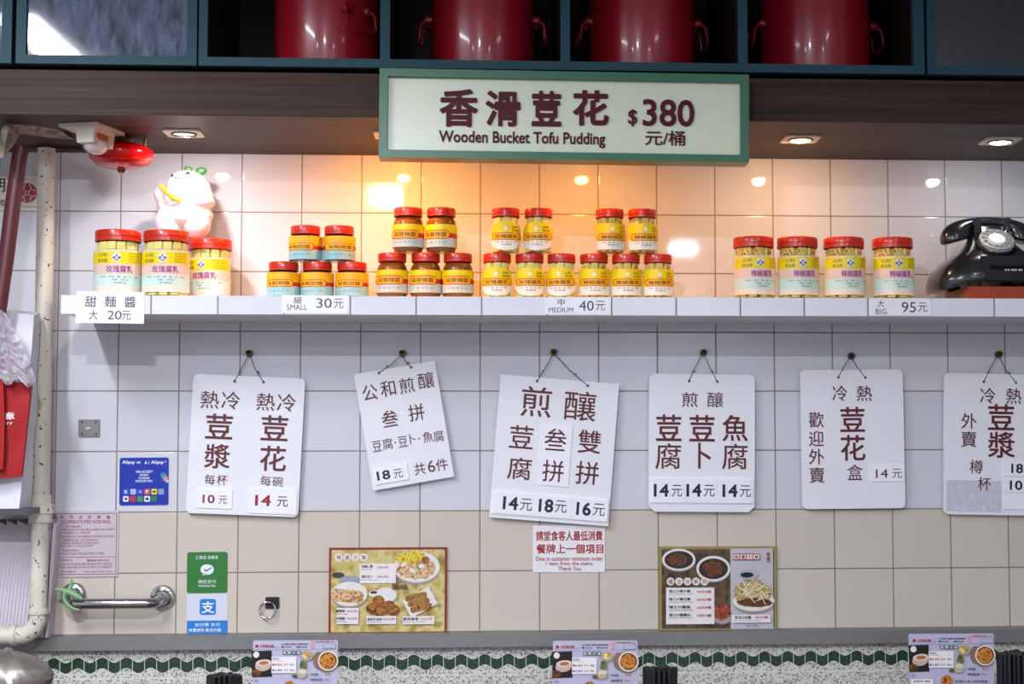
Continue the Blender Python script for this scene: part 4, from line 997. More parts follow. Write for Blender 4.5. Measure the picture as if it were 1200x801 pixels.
icons = [(147.3, 575.8, '2A50C8'), (156, 575.8, 'A9B8DC'), (164.4, 575.8, '2242C4'), (172.4, 575.8, 'D2592E'), (180.7, 575.8, 'E3CF1E'), (188.8, 575.8, '8AA0C0'), (147.5, 584.2, 'E9E2DC'), (155.6, 584.2, 'C22A2E'), (164.1, 584.2, '3E8C50'), (172.4, 584.2, 'E8E8F0'), (180.6, 584.2, '2E7A34')]
q = MB(); mm = []
for i, (x, y, c) in enumerate(icons):
    q.mi = i; plate(q, x, y, 6.7, 6.7, -.3, .0016, .0021, 1.2); mm.append(M('icon_' + c, c, .4, var=.04))
q.done('app_icon', mm, n, smooth=False)
letter(n, [('支', 147.3, 575.8, 4, 4, .02), ('P', 172.4, 575.8, 2.5, 4, .03), ('Q', 164.4, 575.8, 3, 3, 0)], wprint, -.3, .0025, 'icon_mark')
q = MB(); ell(q, 172.4, 584.2, 2, 1.6, 0, .0021, .0025); ell(q, 180.7, 575.8, 2.4, .9, 0, .0021, .0025); ell(q, 147.5, 584.2, 1.8, 1.2, 0, .0021, .0025); q.done('icon_dot', fblk, n, smooth=False)
q = MB(); mg = [M('balloon_teal', '2E8CA8', .4), M('balloon_pink', 'C88A98', .4), M('balloon_pale', 'B9C4E8', .4)]
for i, (x, y, r) in enumerate(((191.5, 557, 3.6), (194, 560.5, 3.2), (196, 563.5, 1.9))): q.mi = i; ell(q, x, y, r, r, 0, .0016, .0020 + .0003 * i)
q.done('balloon_print', mg, n, smooth=False)
# green payment sticker
grn = M('green_sticker', '2F7A34', .3, var=.03)
n = sheet('sticker', 'sticker', 'green payment sticker with a white speech bubble and check mark', 242.8, 670.4, 47.5, 48.2, -.2, grn, d=.0016, rad=3)
letter(n, [('汇聚信 选尊享', 242.5, 652.8, 26.5, 4.2, .006), ('微信支付', 242.7, 681, 21, 4.6, .002), ('WeChat Pay', 242.6, 686.4, 20.5, 3.4, .01)], wprint, -.2, .002)
q = MB(); ell(q, 242.7, 667, 7.8, 6.2, 0, .0016, .0020); c1 = [at(x, y, .002) for x, y in ((238.2, 671), (237.6, 674.2), (242, 672.6))]; q.poly([(p.x, p.z) for p in c1][::-1], -.0016, -.0020); q.done('speech_bubble', wprint, n, smooth=False)
q = MB(); P = [at(x, y, .0024) for x, y in ((239, 665.6), (241.2, 667.8), (248, 664.2), (248, 665.4), (241.2, 669.6), (239, 667.2))]; q.poly([(p.x, p.z) for p in P], -.002, -.0024); q.done('check_mark', grn, n, smooth=False)
# white and blue payment sticker
n = sheet('sticker', 'sticker', 'white and blue payment sticker below the green one, touching the ledge', 242.8, 718.6, 47.8, 46.6, -.2, M('pale_sticker', 'D8DCEA', .3, var=.02), d=.0016, rad=1)
sky = M('sky_blue_print', '1E7FD0', .35, var=.05)
q = MB(); plate(q, 243.5, 710.8, 19, 18.8, 0, .0016, .002, 3); plate(q, 242.8, 734.2, 47.6, 15, 0, .0016, .002); q.done('blue_print', sky, n, smooth=False)
letter(n, [('支', 243.6, 711, 15, 14, .02), ('支付寶 支付', 243, 731.5, 30, 4, .01), ('推薦使用 歡迎光臨', 240, 737.8, 38, 4, .01)], wprint, -.2, .0024)
# steel box plate with a keyhole
q = MB(); plate(q, 104, 501.2, 24.8, 20.4, -1, .0004, .006, 1); q.bevel(.0006); c = at(104, 501, .006)
o = q.done('lock_plate', M('worn_steel', '8B8882', .35, 1.0, var=.2, scale=60), org=(c.x, -.006, at(104, 511, .006).z)); tag(o, 'small steel plate with a latch screwed to the tiles', 'plate')
q = MB(); ell(q, 103, 501.5, 3.4, 1.8, 0, .006, .0095); q.bevel(.0005); q.done('latch', chrome, o)
q = MB(); ell(q, 96, 494, 1.2, 1.2, 0, .006, .0068, 10); ell(q, 112.5, 494, 1.2, 1.2, 0, .006, .0068, 10); ell(q, 96, 508.5, 1.2, 1.2, 0, .006, .0068, 10); ell(q, 112.5, 508.5, 1.2, 1.2, 0, .006, .0068, 10); q.done('screw', fblk, o)
# shop sign at the left behind the pipes
n = sheet('wall_sign', 'sign', 'cream shop sign with a red round emblem behind the white pipe', 10, 226, 72, 42, .3, M('cream_sign_board', 'D9CFC2', .35, var=.04), d=.008)
letter(n, [('朝', -2, 216.5, 16, 17, .01), ('ee', 0, 237, 11, 7, .012)], fblk, .3, .0084)
sr = M('red_emblem', 'A81A1C', .4, var=.08)
q = MB(); ell(q, 32, 226, 11.6, 11.8, 0, .008, .0088, 40); q.done('emblem', sr, n, smooth=False)
q = MB(); D = .0092
def seg(x0, y0, x1, y1, w_):
    L_ = math.hypot(x1 - x0, y1 - y0); plate(q, (x0 + x1) / 2, (y0 + y1) / 2, L_, w_, math.degrees(math.atan2(y1 - y0, x1 - x0)), None, D)
for k in range(4):
    a = math.radians(45 + 90 * k); ca, sa = math.cos(a), math.sin(a)
    seg(32 + 2.2 * ca, 226 + 2.2 * sa, 32 + 6.5 * ca, 226 + 6.5 * sa, .9)
    for s_ in (-1, 1):
        b_ = a + s_ * .55; seg(32 + 6.5 * ca, 226 + 6.5 * sa, 32 + 10.4 * math.cos(b_), 226 + 10.4 * math.sin(b_), .9)
for k in range(4):
    a = math.radians(45 + 90 * k); b_ = a + PI / 2; seg(32 + 2.6 * math.cos(a), 226 + 2.6 * math.sin(a), 32 + 2.6 * math.cos(b_), 226 + 2.6 * math.sin(b_), .8)
q.done('emblem_line', M('cream_line', 'D9CFC2', .4), n, smooth=False)
q = MB(); plate(q, 10, 209.6, 71, .6, .3, None, .0084); plate(q, 10, 241.8, 71, .6, .3, None, .0084); q.done('border_line', fblk, n, smooth=False)

# ================================================================== FOOD POSTERS ON THE LEDGE
gold = patch_mat('mottled_gold_print', ['9A7830', 'C2AA5C', 'DACB8E', 'AE9244'], 26, .35); redb = M('red_poster_border', '8E2420', .35, var=.05)
plate_w = M('printed_white_plate', 'E9E4DE', .35, var=.04, scale=40); dishsh = M('printed_grey_rim', 'A59C94', .35, var=.08)
noodle = patch_mat('printed_fried_cubes', ['7A3A12', 'C98A4A', 'F0DCB4', 'B5642A', 'E8C88A'], 170, .35); veg = patch_mat('printed_yellow_greens', ['3E5A1E', 'E0B818', 'F2D63A', '6A6A1E'], 120, .35)
cake = patch_mat('printed_pan_cakes', ['8A4A1E', 'C98A45', 'EBD5A8', 'A8622C'], 140, .35); roll = patch_mat('printed_spring_rolls', ['4E2A0C', '9A6420', 'B98234', '6E420F'], 110, .35)
bean = patch_mat('printed_round_buns', ['3A1C0C', '8A4418', 'B86A2E', '5A2A10'], 90, .35)
pinkp = M('pink_print', 'B0405A', .4); darkp = M('dark_print', '2A2024', .4, var=.1); wlab = M('printed_white_label', 'F0E8E6', .35, var=.02)
PD = .0085; 
def poster(name, label, cx, cy, w_, h_, ang, bm_, im, inset):
    q = MB(); plate(q, cx, cy, w_, h_, ang, .0005, PD); c = at(cx, cy, PD)
    o = q.done(name, bm_, org=(c.x, -PD, at(cx, cy + h_ / 2, PD).z), smooth=False); tag(o, label, 'poster')
    q = MB(); plate(q, cx, cy, w_ - 2 * inset, h_ - 2 * inset, ang, PD, PD + .0004, 2); q.done('picture', im, o, smooth=False)
    return o
class Print:
    """printed shapes on a flat sheet: collected by material, in layers"""
    def __init__(s, o, ang, d, name='print'): s.o, s.a, s.d, s.name, s.k, s.parts = o, ang, d, name, 0, []
    def add(s, m, fn, *a):
        s.k += 1; d = s.d + .00012 * s.k; q = MB(); fn(q, d, *a)
        s.parts.append((q, m))
    def rect(s, m, x, y, w_, h_, rot=0, rad=0): s.add(m, lambda q, d: plate(q, x, y, w_, h_, s.a + rot, None, d, rad))
    def oval(s, m, x, y, rx, ry, rot=0): s.add(m, lambda q, d: ell(q, x, y, rx, ry, s.a + rot, None, d))
    def blob(s, m, x, y, rx, ry, rot=0, rough=.12, seed=1):
        def f(q, d):
            rnd = random.Random(seed); k = ppm(x, y, d); P = []
            for i in range(36):
                t = 2 * PI * i / 36; r = 1 + rnd.uniform(-rough, rough); P.append((rx * r / k * math.cos(t), ry * r / k * math.sin(t)))
            q.flat(place(P, x, y, s.a + rot, d), -d)
        s.add(m, f)
    def txt(s, m, items):
        def f(q, d):
            for (t, x, y, w_, h_, of) in items: text(q, t, x, y, w_, h_, s.a, d, of)
        s.add(m, f)
    def finish(s):
        q = MB(); mats = []
        for (b_, m) in s.parts:
            if m not in mats: mats.append(m)
            i = mats.index(m); vm = {v: q.bm.verts.new(v.co) for v in b_.bm.verts}
            for f in b_.bm.faces:
                nf = q.bm.faces.new([vm[v] for v in f.verts]); nf.material_index = i
            b_.bm.free()
        return q.done(s.name, mats, s.o, smooth=False, recalc=False)
def bun(P, x, y, r, m1, m2, rot=0):
    P.oval(m1, x, y, r, r * .85, rot); P.oval(m2, x + r * .1, y + r * .12, r * .75, r * .6, rot)
o = poster('poster', 'red bordered snack poster with four dishes standing on the steel ledge', 454.6, 691.8, 138.4, 101, 0, redb, gold, 2.6)
P = Print(o, 0, PD + .0006, 'print')
p5 = lambda x, y: (370 + x / 5.722, 620 + y / 5.722)
def S(v): return v / 5.722
brush = patch_mat('printed_grey_brush', ['6A5A4A', '8A7A5A', 'B8A868'], 30, .4)
P.blob(brush, *p5(600, 300), 24, 10, -20, .2, 3)
for i, t in enumerate('地道小食'):
    P.oval(plate_w, *p5(154 + 56 * i, 187), 4.6, 4.6); P.txt(pinkp, [(t, *p5(154 + 56 * i, 187), 5.4, 5.4, .02)])
P.oval(dishsh, *p5(678, 262), S(158), S(108)); P.oval(plate_w, *p5(678, 250), S(155), S(104)); P.blob(noodle, *p5(668, 262), S(128), S(74), 0, .12, 5); P.blob(veg, *p5(640, 188), S(98), S(42), -8, .15, 7); P.blob(roll, *p5(735, 205), S(30), S(26), 0, .2, 8)
for i in range(9): P.blob(plate_w if i % 3 == 0 else cake, *p5(590 + 20 * i, 235 + (i * 37) % 70), S(22), S(13), -30 + 20 * (i % 4), .15, 20 + i)
P.rect(wlab, *p5(416, 295), S(242), S(130))
P.txt(darkp, [('煎釀三寶', *p5(345, 248), S(75), S(20), .03), ('Pan Fried Tofu', *p5(342, 268), S(70), S(9), .01), ('脆炸豆卜', *p5(345, 316), S(75), S(20), .03), ('Deep Fried Bean Curd', *p5(358, 338), S(104), S(9), .01)])
P.txt(pinkp, [('18元/6件', *p5(450, 254), S(76), S(17), .02), ('18元/6件', *p5(450, 317), S(76), S(17), .02)])
P.oval(M('printed_sauce_dish', '3A3A44', .4), *p5(150, 305), S(42), S(18)); P.oval(M('printed_blue_table', '9AA2B0', .4, var=.1), *p5(230, 335), S(70), S(24))
P.oval(dishsh, *p5(225, 442), S(122), S(84)); P.oval(plate_w, *p5(225, 432), S(122), S(82))
for i in range(5): P.blob(cake, *p5(140 + 36 * i, 440 + 3 * i), S(38), S(46), -25, .1, 40 + i)
P.oval(plate_w, *p5(470, 440), S(74), S(52)); P.oval(plate_w, *p5(392, 430), S(38), S(22)); P.oval(M('printed_sauce_dish', '3A3A44', .4), *p5(388, 422), S(24), S(10))
for (x, y) in ((380, 530), (420, 480), (490, 515), (430, 545), (520, 540)): P.oval(bean, *p5(x, y), S(42), S(38)); P.oval(roll, *p5(x + 4, y - 6), S(28), S(20))
P.rect(plate_w, *p5(700, 488), S(200), S(130), -28)
for i in range(3): P.rect(roll, *p5(672 + 18 * i, 450 + 38 * i), S(150), S(40), -13, 3)
for (x, y, w_, h_) in ((212, 580, 148, 108), (440, 607, 200, 54), (690, 608, 212, 54)): P.rect(wlab, *p5(x, y), S(w_), S(h_))
P.txt(darkp, [('蘿蔔糕', *p5(166, 547), S(60), S(20), .03), ('Radish Cake', *p5(176, 567), S(76), S(8), .01), ('芋頭糕', *p5(166, 597), S(60), S(20), .03), ('Taro Cake', *p5(172, 617), S(66), S(8), .01), ('香煎芋泥餅', *p5(395, 602), S(98), S(20), .03), ('Pan Fried Taro', *p5(392, 621), S(92), S(8), .01), ('素菜春卷', *p5(638, 600), S(104), S(20), .03), ('Spring Rolls', *p5(662, 620), S(150), S(8), .01)])
P.txt(pinkp, [('18元/3件', *p5(242, 547), S(72), S(16), .02), ('18元/3件', *p5(242, 597), S(72), S(16), .02), ('18元/3件', *p5(490, 601), S(84), S(18), .02), ('15元/3件', *p5(742, 600), S(84), S(18), .02)])
P.txt(M('brush_stroke_print', '6A3A20', .5), [('美味', *p5(565, 385), S(110), S(38), .03)])
P.finish()
olive = M('olive_gold_border', '9A8A4E', .35, var=.06); darkpic = patch_mat('printed_dark_table', ['231812', '4A3424', '6A5238', '33241A'], 30, .35)
o = poster('poster', 'gold bordered noodle and chicken wing poster standing on the steel ledge', 841.6, 689.4, 137.8, 97.4, .2, olive, darkpic, 3)
P = Print(o, .2, PD + .0006, 'print')
p6 = lambda x, y: (750 + x / 5.722, 620 + y / 5.722)
lav = M('printed_pale_table', 'C3BFC6', .35, var=.06, scale=20); wing = patch_mat('printed_soy_wings', ['150A05', '4A2410', '8A4A1E', '2A140A', '6A3416'], 130, .35); sauceb = M('printed_soy_broth', '2A2420', .3)
P.rect(lav, *p6(750, 396), S(286), S(530))
for (x, y, rx, ry, sd) in ((260, 202, 112, 72, 1), (492, 262, 114, 84, 2)):
    P.oval(dishsh, *p6(x, y + 8), S(rx), S(ry)); P.oval(plate_w, *p6(x, y), S(rx), S(ry)); P.oval(sauceb, *p6(x, y + 2), S(rx * .86), S(ry * .82)); P.blob(wing, *p6(x - 4, y + 2), S(rx * .58), S(ry * .6), 0, .18, sd)
P.oval(dishsh, *p6(552, 588), S(64), S(46)); P.blob(patch_mat('printed_red_stew', ['4A140A', '9A3A1E', 'B85A34'], 110), *p6(548, 555), S(62), S(52), 0, .12, 9)
for i, t in enumerate('瑞士汁系列'):
    P.oval(plate_w, *p6(205 + 57 * i, 349), 4.6, 4.6); P.txt(pinkp, [(t, *p6(205 + 57 * i, 349), 5.4, 5.4, .02)])
P.rect(wlab, *p6(337, 512), S(324), S(242))
for i, (a, e, pr) in enumerate((('瑞士汁雞中翼', 'Swiss Sauce Pig Trotter', '20元/4隻'), ('瑞士汁雞全翼', 'Swiss Sauce Chicken Wing', '20元/4隻'), ('瑞士汁雞腿', 'Swiss Sauce Chicken Feet', '20元/4隻'), ('瑞士汁雞翼尖', 'Swiss Sauce Chicken Wing Tip', '15元/10隻'))):
    y = 414 + 53 * i
    P.txt(darkp, [(a, *p6(266, y), S(144), S(20), .03), (e, *p6(276, y + 20), S(160), S(9), .01)]); P.txt(M('red_price_print', 'B03030', .4), [(pr, *p6(430, y + 3), S(98), S(19), .03)])
P.rect(redb, *p6(714, 184), S(180), S(42))
for i, t in enumerate('地道小食'): P.rect(wlab, *p6(646 + 45 * i, 184), S(38), S(32)); P.txt(redb, [(t, *p6(646 + 45 * i, 184), S(28), S(26), .03)])
P.txt(redb, [('香', *p6(860, 165), S(22), S(24), .03), ('甜', *p6(860, 195), S(22), S(24), .03), ('即', *p6(860, 216), S(22), S(8), .02)])
P.oval(M('printed_glass_dish', 'B4B4C2', .3), *p6(728, 300), S(62), S(36)); P.oval(M('printed_soy_sauce', '14161E', .3), *p6(718, 305), S(44), S(18))
P.oval(dishsh, *p6(762, 505), S(130), S(55)); P.oval(plate_w, *p6(762, 480), S(140), S(66))
nood = patch_mat('printed_noodles', ['3E2810', 'A8863A', 'E4D49A', '6A4A1A', 'C9B060'], 150, .35, (1, 1, 1)); P.blob(nood, *p6(755, 425), S(128), S(88), 0, .07, 12); P.blob(wing, *p6(770, 490), S(115), S(30), 0, .1, 15)
rnd = random.Random(4)
sprout = M('printed_bean_sprout', 'E9DDB0', .4)
for i in range(22): P.rect(sprout, *p6(680 + rnd.uniform(0, 160), 370 + rnd.uniform(0, 100)), S(rnd.uniform(50, 95)), S(6), rnd.uniform(-70, 70))
P.rect(wlab, *p6(745, 598), S(262), S(52)); P.txt(darkp, [('豉油王炒麵', *p6(690, 590), S(112), S(22), .03), ('Soy Sauce Fried Noodle', *p6(720, 612), S(180), S(9), .01)]); P.txt(M('red_price_print', 'B03030', .4), [('18元/碗', *p6(815, 589), S(90), S(19), .03)])
P.txt(darkp, [('圖片只供參考', *p6(752, 645), S(80), S(10), .01)])
P.finish()

# ================================================================== GRAB BAR, RING HOOK
gbar = empty('grab_bar', (at(140, 700, .0).x, 0, at(140, 716, .03).z), 'chrome grab bar on the cream tiles with a green clip on its left end', 'grab bar')
gm = M('worn_chrome', 'B4B2B2', .16, 1.0, var=.12, scale=20)
gl_, gr_ = at(86, 697, .005), at(190.5, 700, .005)
for c in (gl_, gr_):
    q = MB(); q.disc_axis([(.0005, -.001), (.031, -.001), (.031, .004), (.028, .008), (.02, .009), (.017, .012), (.0005, .012)], (c.x, -.001, c.z), (0, -1, 0), 36); q.done('flange', gm, gbar)
pa, pb_ = Vector((gl_.x, -.008, gl_.z)), Vector((gr_.x, -.008, gr_.z))
dpt_ = .062; q = MB(); zbar = at(140, 706.8, .068).z; pts = [pa, pa + Vector((.0, -.02, -.001))]
for i in range(7):
    a = PI / 2 * i / 6; pts.append(Vector((pa.x + .03 * (1 - math.cos(a)), -.033 - .035 * math.sin(a), pa.z + (zbar - pa.z) * min(1, i / 3))))
for i in range(6, -1, -1):
    a = PI / 2 * i / 6; pts.append(Vector((pb_.x - .03 * (1 - math.cos(a)), -.033 - .035 * math.sin(a), pb_.z + (zbar - pb_.z) * min(1, i / 3))))
pts += [pb_ + Vector((0, -.02, -.001)), pb_]
q.tube(pts, .0125, 20); q.done('bar', gm, gbar)
clipm = M('green_plastic_clip', '7FAE7A', .45, var=.1)
cl = empty('bag_clip', (at(86, 700, .08).x, -.06, at(86, 710, .08).z), 'pale green star shaped plastic clip hooked over the chrome grab bar', 'clip')
q = MB(); DC = .082
def cp(x, y, d=DC): return at(x, y, d)
q.tube([cp(65, 690), cp(72, 690.5), cp(77, 692.5)], [.0025, .0045, .007], 10)
q.tube([cp(84, 678), cp(83.5, 685), cp(81, 691)], [.0022, .0042, .006], 10)
q.tube([cp(76, 691.5), cp(83, 694, .084), cp(90, 698, .086), cp(96, 701.5, .086)], [.006, .0075, .007, .004], 12)
q.tube([cp(78, 692), cp(75, 698), cp(76, 704), cp(80, 709), cp(86, 713), cp(93, 714.5)], [.007, .0055, .0048, .0045, .004, .003], 12)
q.done('clip_body', clipm, cl)
ob = tag(MB.__new__(MB) if False else None, None) if False else None
rg = empty('ring_hook', (at(318, 706, .0).x, 0, at(316, 725, 0).z), 'small black ring hook between the payment stickers and red bordered poster', 'hook')
gun = M('gunmetal', '3A3A3C', .35, .8, var=.15)
q = MB(); plate(q, 319, 706, 16, 13.5, 0, .0003, .005, 1.2); q.bevel(.0008); q.done('plate', gun, rg)
q = MB(); c = at(313.5, 714.5, .014); rr = 9.3 / ppm(313, 714, .014); q.tube([c + Vector((rr * math.cos(2 * PI * i / 40), .003 * math.sin(2 * PI * i / 40), rr * math.sin(2 * PI * i / 40))) for i in range(40)], .0024, 10, closed=True); q.done('ring', gm, rg)
q = MB(); a = at(316, 706.5, .010); q.tube([a + Vector((-.010, 0, 0)), a + Vector((.010, 0, 0))], .0042, 12); q.done('knuckle', gun, rg)

# ================================================================== PIPES, DUCT, ALARM
chip = newmat('chipped_cream_paint')
m_, nt, out = chip; L_ = nt.links.new
g_ = N(nt, 'ShaderNodeNewGeometry'); nz = N(nt, 'ShaderNodeTexNoise', i_Scale=80.0, i_Detail=3.0); L_(g_.outputs['Position'], nz.inputs['Vector'])
th = N(nt, 'ShaderNodeMapRange'); L_(nz.outputs['Fac'], th.inputs[0]); th.inputs[1].default_value = .655; th.inputs[2].default_value = .67
n2 = N(nt, 'ShaderNodeTexNoise', i_Scale=6.0, i_Detail=5.0); L_(g_.outputs['Position'], n2.inputs['Vector'])
c0 = mix_(nt, n2.outputs['Fac'], srgb('C6B9A2'), srgb('E8E2D6')); c1_ = mix_(nt, th.outputs[0], c0, srgb('2A2724'))
bs = N(nt, 'ShaderNodeBsdfPrincipled', i_Roughness=.45); L_(c1_, bs.inputs['Base Color']); L_(bs.outputs[0], out.inputs[0]); cream_p = m_
PDD = .10
pp = empty('water_pipe', (at(46, 745, PDD).x, -PDD, at(46, 750, PDD).z), 'chipped cream water pipe running down the left side into an elbow', 'pipe')
rp_ = 10.3 / ppm(50, 500, PDD)
xt = at(54.5, 180, PDD); xm = at(47.5, 596, PDD); xb_ = at(44.5, 722, PDD)
q = MB(); q.tube([Vector((xt.x, -PDD, at(54.5, 174, PDD).z)), Vector((xm.x, -PDD, xm.z))], rp_, 28); q.done('pipe', cream_p, pp)
q = MB(); up_ = Vector((xm.x - xt.x, 0, xm.z - xt.z)).normalized()
q.disc_axis([(rp_, -.045), (rp_ * 1.18, -.044), (rp_ * 1.22, -.022), (rp_ * 1.55, -.020), (rp_ * 1.55, .0), (rp_ * 1.32, .002), (rp_ * 1.3, .022), (rp_ * .9, .024)], xm + up_ * 0.01, up_, 28, cap=False); q.done('union', cream_p, pp)
q = MB(); P0 = xm; R0 = .045
pts = [P0 + up_ * .02, xb_ + Vector((0, 0, .03)), xb_]
ce = at(44.5 , 722, PDD)
for i in range(1, 9):
    a = PI / 2 * i / 8; pts.append(Vector((xb_.x - R0 * (1 - math.cos(a)), -PDD, xb_.z - R0 * math.sin(a))))
pts += [pts[-1] + Vector((-.05, 0, .001)), pts[-1] + Vector((-.35, 0, .004))]
q.tube(pts, rp_ * .98, 28)
q.done('lower_pipe', cream_p, pp)
q = MB()
q.disc_axis([(rp_ * .9, -.006), (rp_ * 1.16, -.005), (rp_ * 1.16, .005), (rp_ * .9, .006)], xb_ + Vector((0, 0, .012)), (0, 0, 1), 28, cap=False)
q.disc_axis([(rp_ * .9, -.006), (rp_ * 1.16, -.005), (rp_ * 1.16, .005), (rp_ * .9, .006)], Vector((xb_.x - R0 - .01, -PDD, xb_.z - R0 + .0005)), (1, 0, 0), 28, cap=False)
q.done('elbow_collar', cream_p, pp)
maroon = M('dark_red_paint', '5A2226', .4, var=.12, scale=12)
q = MB(); a = at(25, 172, .26); b_ = at(-3, 372, .26); a = Vector((a.x, -.26, a.z)); q.tube([a, at(22, 190, .26), at(15, 240, .26), at(7.5, 300, .26), b_, at(-6, 398, .26)], 9.2 / ppm(20, 250, .26), 24)
o = q.done('water_pipe', maroon, org=(b_.x, -.26, b_.z)); tag(o, 'dark red slanting pipe in front of the cream shop sign', 'pipe')
dirty = patch_mat('dirty_galvanised_metal', ['3A332A', '6E6352', '9A8D76', '564C3E'], 22, .55)
du = empty('cable_duct', (at(45, 155, .3).x, -.3, sof_z), 'dirty metal cable duct under the bulkhead at the top left', 'duct')
def at3(*p):  return [at(x, y, d) for (x, y, d) in p]
q = MB(); q.hexa(at3((4, 149, .36), (82, 160, .25), (92, 166, .12), (28, 163, .12)) + at3((8, 143, .36), (56, 143, .34), (88, 152, .12), (30, 152, .12))); q.bevel(.002); q.done('tray', dirty, du, smooth=False)
q = MB(); q.hexa(at3((-4, 186, .37), (4, 184, .37), (16, 170, .31), (6, 172, .31)) + at3((2, 150, .38), (10, 147, .38), (24, 156, .31), (12, 160, .31))); q.bevel(.0015); q.done('end_flap', dirty, du, smooth=False)
q = MB(); q.hexa(at3((24, 172, .08), (96, 176, .08), (96, 176, .01), (24, 172, .01)) + at3((24, 163, .08), (96, 164, .08), (96, 164, .01), (24, 163, .01))); q.done('cable_bundle', M('sooty_cables', '28241F', .8, var=.3, bump=.5), du, smooth=False)
q = MB(); q.tube(at3((30, 167, .09), (36, 163, .1), (40, 166, .1), (46, 164, .1)), .004, 8); q.done('wire_end', M('pale_wire', 'B8B0A0', .5), du)
# emergency lamp / detector box
creamp = M('aged_cream_plastic', 'CFC3B0', .4, var=.05); lens = M('milky_lens', 'CFC6C4', .15, var=.05, coat=.5)
ec = at(112, 150, .33); el = empty('alarm_strobe', (ec.x, -.33, sof_z), 'cream alarm box with a rounded lens beside the red dome', 'alarm')
ra = Matrix.Rotation(math.radians(-14), 3, 'Z')
def ep(x, y, z): return Vector((ec.x, -.33, sof_z)) + ra @ Vector((x, y, z))
def ebox(q, x0, x1, y0, y1, z0, z1, tx=0): q.hexa([ep(x0 + tx, y0 + tx, z0), ep(x1 - tx, y0 + tx, z0), ep(x1 - tx, y1 - tx, z0), ep(x0 + tx, y1 - tx, z0), ep(x0, y0, z1), ep(x1, y0, z1), ep(x1, y1, z1), ep(x0, y1, z1)])
q = MB(); ebox(q, -.062, .034, -.055, .075, -.008, -.0004); q.bevel(.001); q.done('base_plate', creamp, el, smooth=False)
q = MB(); ebox(q, -.026, .020, -.045, .055, -.043, -.008, .003); q.bevel(.002); q.done('housing', creamp, el, smooth=False)
q = MB(); q.sphere(ep(-.002, .006, -.042), 1, 24, (.026, .036, .021), ra); q.done('lens', lens, el)
q = MB()
for i, (hh, ww) in enumerate(((.010, .003), (.016, .006), (.015, .006), (.016, .006), (.014, .006), (.015, .005))):
    y0_ = -.034 + i * .0098; z0_ = -.026
    q.hexa([ep(.0205, y0_, z0_ - hh / 2), ep(.0212, y0_, z0_ - hh / 2), ep(.0212, y0_ + ww, z0_ - hh / 2), ep(.0205, y0_ + ww, z0_ - hh / 2), ep(.0205, y0_, z0_ + hh / 2), ep(.0212, y0_, z0_ + hh / 2), ep(.0212, y0_ + ww, z0_ + hh / 2), ep(.0205, y0_ + ww, z0_ + hh / 2)])
q.done('red_marks', M('red_alarm_print', 'B83020', .5), el, smooth=False)
# red dome (powder extinguisher) hanging from the bulkhead
domer = M('glossy_red_dome', 'B40608', .15, var=.05, coat=.3, spec=.3)
dd = .20; c = at(142.5, 186, dd); dk = ppm(142, 186, dd); rd = 38 / dk
rdome = empty('ceiling_dome', (c.x, -dd, sof_z), 'glossy red extinguisher dome hanging under the bulkhead', 'extinguisher')
zc_ = at(142, 186, dd).z
ZS = 1.4; q = MB(); q.lathe([(r_, z_ * ZS) for r_, z_ in ((.001, -.019), (.010, -.019), (.012, -.0172), (rd * .5, -.0155), (rd * .8, -.010), (rd * .96, -.001), (rd, .007), (rd * .97, .013), (rd * .82, .020), (rd * .5, .026), (.001, .028))], (c.x, -dd, zc_), 56, cap=False); q.done('dome', domer, rdome)
q = MB(); q.lathe([(.012, .037), (.012, sof_z - zc_ - .0005), (.022, sof_z - zc_ - .0005), (.022, sof_z - zc_ - .006), (.012, sof_z - zc_ - .008)], (c.x, -dd, zc_), 24, cap=False); q.tube([Vector((c.x + .055, -dd, zc_ + .027)), Vector((c.x + .055, -dd, sof_z - .0005))], .004, 10); q.done('hanger', M('brass_hanger', '7A5A30', .4, .7), rdome)
q = MB(); q.lathe([(.001, -.033), (.008, -.033), (.009, -.0267), (.001, -.0265)], (c.x, -dd, zc_), 18, cap=False); q.done('nozzle', gun, rdome)
q = MB(); V, Fc = glyphs('自動滅火器')
def dome_pt(x, y):
    a = x * 1.1; r = rd * (.62 + y * .22); z = (-.0155 + (r / rd - .5) * .0183) * 1.4; return Vector((c.x + r * math.sin(a), -dd - r * math.cos(a), zc_ + z - .0016))
vs = [q.bm.verts.new(dome_pt(x, y)) for x, y, l in V]
for f in Fc: q.face([vs[i] for i in f])
q.done('lettering', M('pale_pink_print', 'E8A8A0', .5), rdome, smooth=False)

# ================================================================== BAGS AT THE LEFT EDGE
rackm = M('grey_steel_rack', '5A5A60', .4, .7, var=.1)
rz_ = zat(594.5, .16, 20)
q = MB(); q.box(at(-110, 600, .2).x, at(37, 600, .2).x, -.235, -.001, zat(603, .235, 20), zat(596, .235, 20)); q.bevel(.001)
o = q.done('wall_rack', rackm, org=(at(-40, 600, .2).x, 0, zat(602, .235, 20))); tag(o, 'grey steel rack at the left edge carrying the white carrier bag', 'rack'); RZ = zat(596, .235, 20)
wpap = M('white_bag_paper', 'E2E0E8', .5, var=.03, bump=.15, bscale=12)
wb = empty('carrier_bag', (at(5, 595, .16).x, -.16, RZ), 'tall white paper carrier bag behind the red tote at the left edge', 'bag', None)
q = MB(); xl, xr = at(-75, 480, .16).x, at(43.5, 480, .16).x; xrb = at(33, 590, .16).x; zt = zat(366, .16, 30)
q.hexa([(xl, -.225, RZ + .0004), (xrb, -.225, RZ + .0004), (xrb, -.13, RZ + .0004), (xl, -.13, RZ + .0004), (xl, -.20, zt + .02), (xr, -.20, zt - .01), (xr, -.15, zt), (xl, -.15, zt + .03)])
bmesh.ops.subdivide_edges(q.bm, edges=q.bm.edges[:], cuts=5, use_grid_fill=True)
rnd = random.Random(3)
